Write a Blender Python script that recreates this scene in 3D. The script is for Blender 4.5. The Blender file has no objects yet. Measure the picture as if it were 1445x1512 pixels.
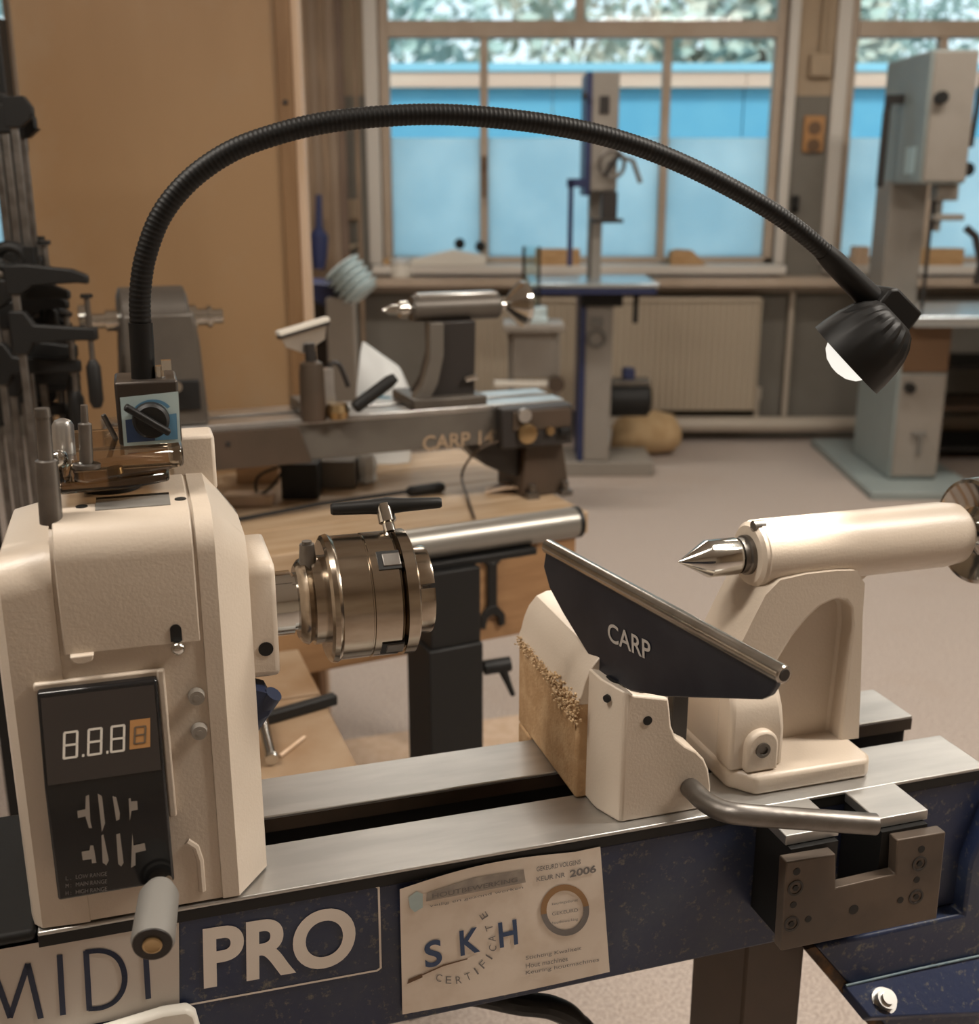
import bpy, bmesh, math, random
from mathutils import Vector, Matrix
random.seed(7)
S = bpy.context.scene
COL = S.collection
R = math.radians
# ------------------------------------------------------------------ camera
FPX, CAMH, PITCH = 1684.0, 1.45, R(16.2)
cam_d = bpy.data.cameras.new('camera'); cam = bpy.data.objects.new('camera', cam_d); COL.objects.link(cam)
cam.location = (0, 0, CAMH); cam.rotation_euler = (R(90) - PITCH, 0, 0)
cam_d.sensor_fit = 'VERTICAL'; cam_d.sensor_height = 36; cam_d.lens = 36 * FPX / 1512
cam_d.clip_start = .02
cam_d.dof.use_dof = True; cam_d.dof.focus_distance = .93; cam_d.dof.aperture_fstop = 6.6
S.camera = cam
# ------------------------------------------------------------------ view / world / lights
vs = S.view_settings
vs.view_transform = 'Standard'; vs.look = 'None'; vs.gamma = 1; vs.use_curve_mapping = False
vs.exposure = 0.0
wd = bpy.data.worlds.new('sky'); S.world = wd; wd.use_nodes = True
nt = wd.node_tree; nt.nodes.clear()
out = nt.nodes.new('ShaderNodeOutputWorld'); bg = nt.nodes.new('ShaderNodeBackground')
geo = nt.nodes.new('ShaderNodeTexCoord'); sep = nt.nodes.new('ShaderNodeSeparateXYZ'); rmp = nt.nodes.new('ShaderNodeValToRGB')
nt.links.new(geo.outputs['Generated'], sep.inputs[0]); nt.links.new(sep.outputs['Z'], rmp.inputs[0])
rmp.color_ramp.elements[0].position = 0.0; rmp.color_ramp.elements[0].color = (.74, .83, .87, 1)
rmp.color_ramp.elements[1].position = .7; rmp.color_ramp.elements[1].color = (.42, .60, .75, 1)
nt.links.new(rmp.outputs[0], bg.inputs[0]); nt.links.new(bg.outputs[0], out.inputs[0])
bg.inputs[1].default_value = 1.7
def area(name, loc, size, energy, color, rot=(0, 0, 0)):
    l = bpy.data.lights.new(name, 'AREA'); l.shape = 'RECTANGLE'; l.size, l.size_y = size; l.energy = energy; l.color = color
    o = bpy.data.objects.new(name, l); COL.objects.link(o); o.location = loc; o.rotation_euler = rot
    return o
CEIL = 3.1
TUBES = [(-1.2, .5), (1.8, 1.0), (-.6, 4.4), (2.3, 4.4)]
for i, (x, y) in enumerate(TUBES):
    area('ceiling_lamp_light', (x, y, CEIL - .12), (1.4, .25), (46, 80, 30, 30)[i], (1.0, .92, .82))
sl_ = bpy.data.lights.new('sun', 'SUN'); sl_.energy = 4.2; sl_.angle = R(12); sl_.color = (1, .95, .86)
sun = bpy.data.objects.new('sun', sl_); COL.objects.link(sun); sun.rotation_euler = (R(27), 0, R(-14))

# ------------------------------------------------------------------ materials
MATS = {}
def mat(name, col, rough=.5, metal=0., col2=None, scale=20., thresh=(.4, .6), stretch=None, bump=0., bscale=None, spec=.5, detail=4., coat=0., emit=None, obj=True):
    m = bpy.data.materials.new(name); m.use_nodes = True; MATS[name] = m
    t = m.node_tree; b = t.nodes['Principled BSDF']
    b.inputs['Base Color'].default_value = (*col, 1); b.inputs['Roughness'].default_value = rough; b.inputs['Metallic'].default_value = metal
    b.inputs['Specular IOR Level'].default_value = spec; b.inputs['Coat Weight'].default_value = coat
    tc = t.nodes.new('ShaderNodeTexCoord'); mp = t.nodes.new('ShaderNodeMapping')
    t.links.new(tc.outputs['Object'], mp.inputs[0])
    if stretch: mp.inputs['Scale'].default_value = stretch
    if col2 is not None:
        n = t.nodes.new('ShaderNodeTexNoise'); n.inputs['Scale'].default_value = scale; n.inputs['Detail'].default_value = detail
        t.links.new(mp.outputs[0], n.inputs[0])
        r = t.nodes.new('ShaderNodeValToRGB'); r.color_ramp.elements[0].position, r.color_ramp.elements[1].position = thresh
        r.color_ramp.elements[0].color = (*col, 1); r.color_ramp.elements[1].color = (*col2, 1)
        t.links.new(n.outputs[0], r.inputs[0]); t.links.new(r.outputs[0], b.inputs['Base Color'])
    if bump:
        n2 = t.nodes.new('ShaderNodeTexNoise'); n2.inputs['Scale'].default_value = bscale or scale; n2.inputs['Detail'].default_value = 2
        t.links.new(mp.outputs[0], n2.inputs[0])
        bp = t.nodes.new('ShaderNodeBump'); bp.inputs['Strength'].default_value = bump; bp.inputs['Distance'].default_value = .002
        t.links.new(n2.outputs[0], bp.inputs['Height']); t.links.new(bp.outputs[0], b.inputs['Normal'])
    if emit:
        b.inputs['Emission Color'].default_value = (*emit[0], 1); b.inputs['Emission Strength'].default_value = emit[1]
    return m
def wear(m, col, scale, th, stretch=(1, 1, 1)):
    """second layer of dust or wear over the base colour"""
    t = m.node_tree; b = t.nodes['Principled BSDF']
    tc = t.nodes.new('ShaderNodeTexCoord'); mp = t.nodes.new('ShaderNodeMapping'); mp.inputs['Scale'].default_value = stretch
    n = t.nodes.new('ShaderNodeTexNoise'); n.inputs['Scale'].default_value = scale; n.inputs['Detail'].default_value = 6; n.inputs['Roughness'].default_value = .7
    r = t.nodes.new('ShaderNodeValToRGB'); r.color_ramp.elements[0].position, r.color_ramp.elements[1].position = th
    mx = t.nodes.new('ShaderNodeMix'); mx.data_type = 'RGBA'
    t.links.new(tc.outputs['Object'], mp.inputs[0]); t.links.new(mp.outputs[0], n.inputs[0]); t.links.new(n.outputs[0], r.inputs[0])
    t.links.new(r.outputs[0], mx.inputs[0])
    bc = b.inputs['Base Color']
    if bc.is_linked: t.links.new(bc.links[0].from_socket, mx.inputs[6])
    else: mx.inputs[6].default_value = bc.default_value
    mx.inputs[7].default_value = (*col, 1)
    t.links.new(mx.outputs[2], bc)
    return m
mat('cream', (.58, .50, .415), .36, bump=.10, bscale=420, col2=(.55, .47, .385), scale=9, spec=.5)
mat('cream_tan', (.42, .26, .13), .75, col2=(.50, .33, .18), scale=60, bump=.5, bscale=300)  # darker tan for the lower side of the banjo arm
mat('sawdust', (.70, .52, .33), .95, col2=(.5, .34, .18), scale=250, bump=.8, bscale=500)
mat('steel', (.56, .55, .53), .46, 1., col2=(.48, .475, .46), scale=7, stretch=(1, 5, 5), bump=.04, bscale=160)
mat('steel_dark', (.22, .205, .19), .42, .9, col2=(.16, .145, .13), scale=30, bump=.15, bscale=120)
mat('rod_steel', (.52, .49, .45), .24, 1., col2=(.40, .37, .33), scale=30)
mat('chrome', (.62, .61, .58), .12, 1.)
mat('chuck_steel', (.43, .37, .30), .2, 1., col2=(.36, .30, .235), scale=25, stretch=(1, 4, 4))
mat('bracket_steel', (.085, .066, .052), .5, .35, col2=(.12, .09, .068), scale=14, bump=.1, bscale=90)
wear(wear(mat('blue', (.017, .028, .075), .42, 0, bump=.1, bscale=150), (.045, .058, .085), 7, (.50, .80)), (.17, .16, .125), 130, (.565, .72))
mat('blue_clean', (.014, .025, .075), .45, col2=(.02, .03, .08), scale=30)
mat('navy_print', (.012, .022, .06), .5)
mat('black', (.009, .0088, .0085), .5, bump=.05, bscale=100, spec=.35)
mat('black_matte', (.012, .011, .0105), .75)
mat('black_gloss', (.010, .010, .011), .14)
mat('rest_blue_black', (.016, .018, .028), .3, .5, col2=(.026, .028, .038), scale=18)
mat('silver_plate', (.56, .51, .46), .45, .2)
mat('white_print', (.80, .735, .67), .55)
mat('paper', (.80, .715, .625), .6, col2=(.70, .60, .50), scale=35, thresh=(.45, .75))
mat('paper_grey', (.30, .27, .24), .6, col2=(.38, .34, .30), scale=90)
mat('gold_print', (.33, .19, .085), .6)
mat('grey_print', (.20, .185, .18), .6)
mat('white_plastic', (.74, .71, .64), .4)
mat('digit_white', (.56, .52, .46), .5)
mat('digit_orange', (.34, .17, .06), .5)
mat('digit_dark', (.12, .085, .055), .5)
mat('display_face', (.030, .025, .023), .22)
mat('icon_grey', (.36, .33, .30), .55)
mat('rubber_grey', (.17, .16, .145), .6)
mat('brass', (.42, .30, .16), .3, 1.)
mat('magnet_blue', (.025, .06, .155), .4)
mat('magnet_lightblue', (.10, .25, .40), .4)
mat('magnet_pale', (.45, .58, .60), .4)
mat('magnet_body', (.05, .04, .033), .4, .5)
mat('weld', (.09, .15, .19), .5, col2=(.14, .2, .22), scale=90)
mat('rust', (.05, .03, .018), .8, col2=(.15, .075, .025), scale=60, thresh=(.5, .7), bump=.6, bscale=120)
mat('lathe_grey', (.085, .073, .062), .42, .3, col2=(.105, .09, .075), scale=12)
mat('lathe_grey_light', (.155, .14, .12), .4, .35, col2=(.13, .115, .10), scale=10)
mat('lathe_dark', (.03, .026, .024), .45, .2)
mat('lathe_brown', (.06, .042, .028), .5, .1, col2=(.075, .05, .034), scale=10)
mat('sand_print', (.36, .26, .17), .6)
mat('steel_bright', (.62, .61, .59), .3, .9, col2=(.52, .51, .49), scale=10)
mat('tube_grey', (.26, .245, .22), .35, .6)
mat('ply', (.31, .185, .088), .5, col2=(.36, .225, .115), scale=2.2, stretch=(1, 1, .35), bump=.05, bscale=90)
wear(MATS['ply'], (.36, .27, .175), 1.4, (.5, .85))
mat('ply_trim', (.21, .115, .05), .55, col2=(.26, .15, .07), scale=5, stretch=(8, 8, .6))
mat('pale_wood', (.62, .46, .33), .55, col2=(.55, .39, .26), scale=6, stretch=(6, 6, .6))
mat('bench_wood', (.45, .325, .21), .5, col2=(.37, .25, .145), scale=5, stretch=(1.2, 9, 9))
mat('bench_apron', (.27, .145, .065), .55, col2=(.33, .185, .085), scale=5, stretch=(1.2, 9, 9))
mat('mdf', (.20, .115, .055), .6, col2=(.29, .205, .13), scale=9, thresh=(.35, .7), bump=.1, bscale=200)
mat('oak', (.42, .25, .11), .6, col2=(.5, .32, .16), scale=12, stretch=(1, 6, 6))
wear(mat('floor_carpet', (.30, .25, .215), .9, col2=(.56, .48, .43), scale=200, thresh=(.40, .60), bump=.5, bscale=300, detail=3), (.36, .27, .20), .5, (.5, .9))
mat('wall_beige', (.42, .32, .22), .8, col2=(.38, .29, .20), scale=3)
mat('wall_dado', (.17, .155, .13), .75, col2=(.19, .175, .15), scale=4)
mat('wall_plain', (.55, .47, .38), .85)
mat('ceiling_white', (.72, .68, .62), .9)
mat('frame_paint', (.46, .37, .29), .5, col2=(.42, .33, .25), scale=6)
mat('sill_white', (.60, .56, .51), .5)
mat('radiator', (.46, .39, .30), .45)
mat('pipe_beige', (.45, .39, .32), .4)
mat('saw_grey', (.27, .245, .215), .5, col2=(.25, .225, .195), scale=5)
mat('saw_green', (.28, .325, .32), .5, col2=(.26, .30, .295), scale=4)
mat('saw_blue', (.022, .032, .10), .45)
mat('saw_table', (.56, .62, .65), .22, .85)
mat('cloth_sack', (.46, .31, .16), .9, col2=(.54, .38, .21), scale=12, bump=.4, bscale=30)
mat('bag_white', (.66, .68, .68), .4, bump=.2, bscale=20)
mat('bag_blue', (.12, .30, .42), .45, col2=(.4, .55, .6), scale=25, thresh=(.5, .6))
mat('hose_pale', (.52, .63, .66), .4)
mat('plastic_cream', (.52, .42, .29), .5)
mat('orange_box', (.42, .21, .075), .5)
mat('brown_dark', (.14, .075, .035), .6)
mat('plank_a', (.26, .18, .115), .7, col2=(.2, .135, .085), scale=5, stretch=(8, 8, .5))
mat('plank_b', (.17, .115, .08), .7, col2=(.13, .085, .06), scale=5, stretch=(8, 8, .5))
mat('plank_c', (.33, .25, .18), .7, col2=(.28, .2, .14), scale=5, stretch=(8, 8, .5))
mat('out_blue', (.13, .42, .62), .6, col2=(.15, .45, .64), scale=3)
mat('out_pale', (.30, .62, .78), .7)
mat('out_timber', (.70, .48, .37), .7, col2=(.74, .54, .42), scale=3, stretch=(.3, 4, 4))
mat('out_ground', (.62, .62, .58), .9)  # unseen ground, made pale to bounce neutral light onto the panes
mat('leaf', (.36, .45, .40), .8, col2=(.50, .45, .36), scale=2)
mat('leaf_b', (.42, .52, .50), .8, col2=(.30, .40, .36), scale=2)
mat('bark', (.16, .12, .09), .9)
mat('lamp_black', (.006, .0058, .0056), .5, spec=.28)
mat('bulb', (.2, .2, .18), .5, emit=((1, .96, .88), .9))
mat('tube_light', (.9, .9, .85), .5, emit=((1, .9, .78), 6))
def glassy(name, tint, frost):
    m = bpy.data.materials.new(name); m.use_nodes = True; MATS[name] = m
    t = m.node_tree; t.nodes.clear(); o = t.nodes.new('ShaderNodeOutputMaterial')
    tr = t.nodes.new('ShaderNodeBsdfTransparent'); tr.inputs[0].default_value = (*tint, 1)
    if frost:
        tl = t.nodes.new('ShaderNodeBsdfTranslucent'); n = t.nodes.new('ShaderNodeTexNoise'); n.inputs['Scale'].default_value = 2.5; n.inputs['Detail'].default_value = 5
        r = t.nodes.new('ShaderNodeValToRGB'); r.color_ramp.elements[0].color = (.74, .80, .80, 1); r.color_ramp.elements[1].color = (.92, .93, .90, 1)
        r.color_ramp.elements[0].position = .35; r.color_ramp.elements[1].position = .7
        tc = t.nodes.new('ShaderNodeTexCoord'); t.links.new(tc.outputs['Object'], n.inputs[0]); t.links.new(n.outputs[0], r.inputs[0]); t.links.new(r.outputs[0], tl.inputs[0])
        mx = t.nodes.new('ShaderNodeMixShader'); mx.inputs[0].default_value = frost
        t.links.new(tr.outputs[0], mx.inputs[1]); t.links.new(tl.outputs[0], mx.inputs[2]); last = mx
    else:
        gl = t.nodes.new('ShaderNodeBsdfGlossy'); gl.inputs['Roughness'].default_value = .03
        fr = t.nodes.new('ShaderNodeFresnel'); fr.inputs[0].default_value = 1.3
        mx = t.nodes.new('ShaderNodeMixShader'); t.links.new(fr.outputs[0], mx.inputs[0])
        t.links.new(tr.outputs[0], mx.inputs[1]); t.links.new(gl.outputs[0], mx.inputs[2]); last = mx
    t.links.new(last.outputs[0], o.inputs[0])
    return m
glassy('glass', (.93, .97, .97), 0)
glassy('frosted', (.80, .88, .90), .90)
glassy('acrylic', (.80, .72, .62), 0); [setattr(n.inputs[0], 'default_value', 1.75) for n in MATS['acrylic'].node_tree.nodes if n.type == 'FRESNEL']

# ------------------------------------------------------------------ mesh helpers
class MB:
    def __init__(s): s.v = []; s.f = []
    def add(s, vs, fs):
        b = len(s.v); s.v += [Vector(p) for p in vs]; s.f += [tuple(i + b for i in f) for f in fs]; return s
    def box(s, x0, x1, y0, y1, z0, z1):
        return s.add([(x0,y0,z0),(x1,y0,z0),(x1,y1,z0),(x0,y1,z0),(x0,y0,z1),(x1,y0,z1),(x1,y1,z1),(x0,y1,z1)],
                     [(0,3,2,1),(4,5,6,7),(0,1,5,4),(1,2,6,5),(2,3,7,6),(3,0,4,7)])
    def loft(s, rings, cap=True, closed=True):
        n = len(rings[0]); vs = [p for r in rings for p in r]; fs = []
        for i in range(len(rings) - 1):
            for j in range(n if closed else n - 1):
                k = (j + 1) % n
                fs.append((i*n+j, i*n+k, (i+1)*n+k, (i+1)*n+j))
        if cap and closed:
            fs.append(tuple(range(n))[::-1]); fs.append(tuple(range((len(rings)-1)*n, len(rings)*n)))
        return s.add(vs, fs)
    def prism(s, poly, ax, a, b):
        """poly of 2D points extruded along axis ax ('x','y','z') from a to b"""
        def P(p, t): return {'x': (t, p[0], p[1]), 'y': (p[0], t, p[1]), 'z': (p[0], p[1], t)}[ax]
        return s.loft([[P(p, a) for p in poly], [P(p, b) for p in poly]])
    def frame(s, p0, p1):
        d = (Vector(p1) - Vector(p0)).normalized(); a = Vector((0, 0, 1)) if abs(d.z) < .9 else Vector((1, 0, 0))
        e = d.cross(a).normalized(); return d, e, d.cross(e)
    def cyl(s, p0, p1, r0, r1=None, n=24):
        return s.turn(p0, p1, [(0, r0), (1, r0 if r1 is None else r1)], n, True)
    def turn(s, p0, p1, prof, n=32, rel=False):
        """surface of revolution: prof = [(distance along p0->p1, radius)]"""
        d, e, g = s.frame(p0, p1); L = (Vector(p1) - Vector(p0)).length if rel else 1.
        rings = [[Vector(p0) + d*t*L + (e*math.cos(2*math.pi*k/n) + g*math.sin(2*math.pi*k/n))*max(r, 1e-5) for k in range(n)] for t, r in prof]
        return s.loft(rings)
    def tube(s, pts, r, n=12, rad=None):
        pts = [Vector(p) for p in pts]; rings = []; e = None
        for i, p in enumerate(pts):
            d = (pts[min(i+1, len(pts)-1)] - pts[max(i-1, 0)]).normalized()
            if e is None:
                a = Vector((0, 0, 1)) if abs(d.z) < .9 else Vector((1, 0, 0)); e = d.cross(a).normalized()
            e = (e - d*e.dot(d)).normalized(); g = d.cross(e); q = rad[i] if rad else r
            rings.append([p + (e*math.cos(2*math.pi*k/n) + g*math.sin(2*math.pi*k/n))*q for k in range(n)])
        return s.loft(rings)
    def bar(s, p0, p1, w, h, up=(0, 0, 1)):
        p0, p1, up = Vector(p0), Vector(p1), Vector(up); d = (p1-p0).normalized(); e = d.cross(up).normalized(); g = e.cross(d)
        c = [e*w/2*a + g*h/2*b for a, b in ((-1,-1),(1,-1),(1,1),(-1,1))]
        return s.loft([[p0+q for q in c], [p1+q for q in c]])
    def ball(s, c, r, n=16, sq=(1, 1, 1)):
        rings = []
        for i in range(n//2 + 1):
            a = math.pi*i/(n//2); rr = max(math.sin(a), 1e-4)
            rings.append([(c[0]+r*sq[0]*rr*math.cos(2*math.pi*k/n), c[1]+r*sq[1]*rr*math.sin(2*math.pi*k/n), c[2]-r*sq[2]*math.cos(a)) for k in range(n)])
        return s.loft(rings)
def spline(P, n=8):
    P = [Vector(p) for p in P]; out = []
    for i in range(len(P)-1):
        a, b, c, d = P[max(i-1, 0)], P[i], P[i+1], P[min(i+2, len(P)-1)]
        for k in range(n):
            t = k/n; out.append(.5*((2*b) + (c-a)*t + (2*a-5*b+4*c-d)*t*t + (3*b-a-3*c+d)*t**3))
    return out + [P[-1]]
def arc(cx, cy, r, a0, a1, n=10, ry=None):
    return [(cx + r*math.cos(R(a0+(a1-a0)*i/n)), cy + (ry or r)*math.sin(R(a0+(a1-a0)*i/n))) for i in range(n+1)]
_textcache = {}
def text_geo(s, bold=0.):
    key = (s, bold)
    if key not in _textcache:
        c = bpy.data.curves.new('t', 'FONT'); c.body = s; c.size = 1; c.resolution_u = 8; c.offset = bold
        o = bpy.data.objects.new('t', c); COL.objects.link(o); bpy.context.view_layer.update()
        me = bpy.data.meshes.new_from_object(o.evaluated_get(bpy.context.evaluated_depsgraph_get()))
        v = [tuple(p.co) for p in me.vertices]; f = [tuple(q.vertices) for q in me.polygons]
        bpy.data.objects.remove(o); bpy.data.meshes.remove(me); bpy.data.curves.remove(c)
        _textcache[key] = (v, f)
    return _textcache[key]
def text(mb, s, p0, px, py, bold=0.):
    """letters fill the parallelogram: p0 = lower left, px = lower right, py = upper left"""
    v, f = text_geo(s, bold); p0, px, py = Vector(p0), Vector(px), Vector(py)
    x0 = min(p[0] for p in v); x1 = max(p[0] for p in v); y0 = min(p[1] for p in v); y1 = max(p[1] for p in v)
    return mb.add([p0 + (px-p0)*((p[0]-x0)/(x1-x0)) + (py-p0)*((p[1]-y0)/(y1-y0)) for p in v], f)
class Frame:
    def __init__(s, o, th): s.o = Vector(o); s.th = th; s.u = Vector((math.cos(th), math.sin(th), 0)); s.v = Vector((-math.sin(th), math.cos(th), 0))
    def W(s, p): return s.o + s.u*p[0] + s.v*p[1] + Vector((0, 0, p[2]))
    def px(s, x, y, ax, val):
        """pixel of the photograph -> local point on the plane u / v / w = val"""
        d = ray(x, y); n = {'u': s.u, 'v': s.v, 'w': Vector((0, 0, 1))}[ax]; c = Vector((0, 0, CAMH))
        P = c + d*((val - (c - s.o).dot(n))/d.dot(n)) - s.o
        return Vector((P.dot(s.u), P.dot(s.v), P.z))
def ray(x, y):
    return Vector((0, math.cos(PITCH), -math.sin(PITCH))) + Vector(((x-722.5)/FPX, 0, 0)) - Vector((0, math.sin(PITCH), math.cos(PITCH)))*((y-756)/FPX)
WORLD = Frame((0, 0, 0), 0)
def mesh_obj(name, mb, m, base=(0, 0, 0), smooth=None, bevel=0, seg=2, kind=None):
    me = bpy.data.meshes.new(name); b = Vector(base)
    me.from_pydata([p - b for p in mb.v], [], mb.f)
    bm = bmesh.new(); bm.from_mesh(me); bmesh.ops.recalc_face_normals(bm, faces=bm.faces); bm.to_mesh(me); bm.free()
    me.materials.append(MATS[m])
    o = bpy.data.objects.new(name, me); COL.objects.link(o)
    if smooth is not None:
        me.shade_smooth(); me.set_sharp_from_angle(angle=R(smooth))
    if bevel:
        md = o.modifiers.new('bevel', 'BEVEL'); md.width = bevel; md.segments = seg; md.limit_method = 'ANGLE'; md.angle_limit = R(35); md.harden_normals = False
        if smooth is None: me.shade_smooth(); me.set_sharp_from_angle(angle=R(50))
    if kind: o['kind'] = kind
    return o
def tag(o, label, cat, group=None):
    o['label'] = label; o['category'] = cat
    if group: o['group'] = group
    return o
class Thing:
    def __init__(s, name, label, cat, frame=WORLD, base=(0, 0, 0), group=None):
        s.fr = frame; s.base = Vector(base)
        s.e = bpy.data.objects.new(name, None); COL.objects.link(s.e); s.e.empty_display_size = .05
        s.e.location = frame.W(base); s.e.rotation_euler = (0, 0, frame.th)
        if label: tag(s.e, label, cat, group)
    def part(s, name, mb, m, smooth=30, bevel=0, parent=None, label=None, kind=None, seg=2):
        o = mesh_obj(name, mb, m, s.base, smooth, bevel, seg, kind); o.parent = parent or s.e
        if label: o['label'] = label
        return o
def single(name, label, cat, mb, m, frame=WORLD, base=(0, 0, 0), smooth=30, bevel=0, group=None, kind=None):
    o = mesh_obj(name, mb, m, base, smooth, bevel, kind=kind); o.location = frame.W(base); o.rotation_euler = (0, 0, frame.th)
    return tag(o, label, cat, group)
def struct(name, mb, m, smooth=30, bevel=0, parent=None):
    o = mesh_obj(name, mb, m, (0, 0, 0), smooth, bevel)
    if parent: o.parent = parent
    else: o['kind'] = 'structure'
    return o
def copy_tree(o, parent=None):
    c = o.copy(); COL.objects.link(c); c.parent = parent
    for k in list(o.children): copy_tree(k, c)
    return c

# ================================================================== THE ROOM
YW = 6.58; XL, XR, YB = -4.3, 4.6, -3.0
struct('floor', MB().box(XL, XR, YB, YW+.15, -.1, 0), 'floor_carpet')
struct('ceiling', MB().box(XL, XR, YB, YW+.15, CEIL, CEIL+.1), 'ceiling_white')
struct('wall_left', MB().box(XL-.15, XL, YB, YW+.15, 0, CEIL), 'wall_beige')
struct('wall_right', MB().box(XR, XR+.15, YB, YW+.15, 0, CEIL), 'wall_beige')
struct('wall_front', MB().box(XL, XR, YB-.15, YB, 0, CEIL), 'wall_plain')
SILL, HEAD, DADO = 1.0, 2.85, 1.893
WINS = [(-.60, 1.60), (1.93, 4.2), (-4.2, -2.55)]
up, dn = MB(), MB()
xs = sorted([XL, XR] + [x for w in WINS for x in w])
for a, b in zip(xs[0::2], xs[1::2]):
    up.box(a, b, YW, YW+.2, DADO, CEIL); dn.box(a, b, YW, YW+.2, 0, DADO)
for a, b in WINS:
    up.box(a, b, YW, YW+.2, HEAD, CEIL); dn.box(a, b, YW, YW+.2, 0, SILL-.06)
wb = struct('wall_back', up, 'wall_beige')
struct('dado_paint', dn, 'wall_dado', parent=wb)
def window(i, a, b, mull, topmull, left_ext=True):
    y0, y1 = YW+.02, YW+.10; f = MB()
    f.box(a, a+.055, y0, y1, SILL, HEAD).box(b-.055, b, y0, y1, SILL, HEAD).box(a, b, y0, y1, SILL, SILL+.035).box(a, b, y0, y1, HEAD-.05, HEAD)
    w = struct('window_%d' % i, f, 'frame_paint', None, .006)
    struct('transom', MB().box(a+.05, b-.05, y0-.01, y1, 2.188, 2.275), 'frame_paint', None, .006, w)
    ed = [a+.055] + mull + [b-.055]
    for m in mull: struct('mullion', MB().box(m-.022, m+.022, y0, y1, SILL+.03, 2.19), 'frame_paint', None, .005, w)
    for m in topmull: struct('mullion', MB().box(m-.025, m+.025, y0, y1, 2.27, HEAD-.04), 'frame_paint', None, .005, w)
    for p, q in zip(ed, ed[1:]):
        l, r = (p if p == ed[0] else p+.022), (q if q == ed[-1] else q-.022)
        struct('frosted_pane', MB().box(l, r, YW+.055, YW+.063, SILL+.035, 1.677), 'frosted', parent=w)
        struct('pane', MB().box(l, r, YW+.055, YW+.063, 1.677, 2.188), 'glass', parent=w)
    ed = [a+.055] + topmull + [b-.055]
    for p, q in zip(ed, ed[1:]):
        struct('pane', MB().box(p if p == ed[0] else p+.025, q if q == ed[-1] else q-.025, YW+.055, YW+.063, 2.275, HEAD-.05), 'glass', parent=w)
    struct('window_sill', MB().box(a-.05, b+.04, YW-.16, YW+.03, SILL-.05, SILL), 'sill_white', None, .008, w)
    # side casing towards the room
    struct('casing', MB().box(a-.075, a, YW-.03, YW+.02, SILL, HEAD+.06).box(b, b+.055, YW-.03, YW+.02, SILL, HEAD+.06).box(a-.075, b+.055, YW-.03, YW+.02, HEAD, HEAD+.06), 'sill_white', None, .005, w)
    return w
w1 = window(1, -.60, 1.60, [-.03, .965], [.485])
struct('window_handle', MB().box(-.045, -.015, YW-.02, YW+.02, 1.50, 1.58).box(-.04, -.022, YW-.045, YW-.02, 1.36, 1.56), 'brown_dark', None, .004, w1)
window(2, 1.93, 4.2, [2.45, 3.3], [3.05]); window(3, -4.2, -2.55, [-3.4], [-3.4])
# ---- ledge under the windows, heating pipes, radiator
tm = MB(); tm.box(-1.05, 4.2, YW-.20, YW, .885, .935)
struct('trim_1', tm, 'frame_paint', None, .006)
def pipe_thing(name, label, pts, r, m='pipe_beige'):
    return single(name, label, 'pipe', MB().tube(spline(pts, 5), r, 10), m, base=pts[0])
pipe_thing('heating_pipe', 'thick beige heating pipe running low along the window wall', [(.62, YW-.12, .10), (1.5, YW-.12, .10), (2.4, YW-.12, .10), (4.2, YW-.12, .10)], .045)
pipe_thing('heating_pipe', 'thin beige pipe running along the wall just above the radiator', [(-1.0, YW-.05, .86), (1.0, YW-.05, .86), (2.9, YW-.05, .86)], .016)
pipe_thing('heating_pipe', 'upright beige riser pipe on the pillar beside the radiator', [(1.71, YW-.06, .12), (1.71, YW-.06, .5), (1.71, YW-.06, .86)], .017)
rad = Thing('radiator', 'cream ribbed panel radiator on the wall under the window', 'radiator', base=(.7, YW-.08, .17))
rp = []; x0, x1, n = -.13, 1.51, 46
fr_, bk_ = [], []
for i in range(n):
    a = x0 + (x1-x0)*i/n; w = (x1-x0)/n
    fr_ += [(a, YW-.135), (a+w*.3, YW-.135), (a+w*.5, YW-.123), (a+w*.8, YW-.123)]
poly = fr_ + [(x1, YW-.135), (x1, YW-.04), (x0, YW-.04)]
rad.part('ribbed_panel', MB().prism(poly, 'z', .185, .80), 'radiator', 20)
rad.part('top_grille', MB().box(x0-.01, x1+.01, YW-.14, YW-.035, .80, .825), 'radiator', None, .004)
for xx in (x0-.012, x1+.002): rad.part('side_panel', MB().box(xx, xx+.012, YW-.14, YW-.035, .185, .81), 'radiator', None, .003)
rad.part('valve', MB().cyl((1.54, YW-.09, .10), (1.54, YW-.09, .24), .014).cyl((1.54, YW-.09, .24), (1.54, YW-.09, .31), .024), 'pipe_beige')
for xx in (.2, 1.2): rad.part('wall_bracket', MB().box(xx, xx+.03, YW-.045, YW-.002, .3, .7), 'radiator', None)
# ---- pillar fittings
sw = Thing('switch_plate', 'orange double switch plate on the grey pillar', 'switch', base=(1.775, YW, 1.6))
sw.part('plate', MB().box(1.715, 1.83, YW-.025, YW, 1.60, 1.79), 'orange_box', None, .008)
for z in (1.635, 1.725): sw.part('socket', MB().cyl((1.772, YW-.03, z), (1.772, YW-.02, z), .036, n=20), 'brown_dark')
jb = Thing('junction_box', 'beige junction box with conduit high on the pillar', 'junction box', base=(1.775, YW, 2.0))
jb.part('box', MB().box(1.72, 1.84, YW-.045, YW, 1.985, 2.105), 'wall_beige', None, .008)
jb.part('conduit', MB().cyl((1.78, YW-.02, 2.10), (1.78, YW-.02, CEIL), .012), 'wall_beige')
single('hook', 'dark wall hook on the grey pillar under the orange switch', 'hook', MB().box(1.68, 1.715, YW-.03, YW, 1.28, 1.37).cyl((1.697, YW-.03, 1.30), (1.697, YW-.06, 1.32), .012), 'black', base=(1.697, YW, 1.3))
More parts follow.
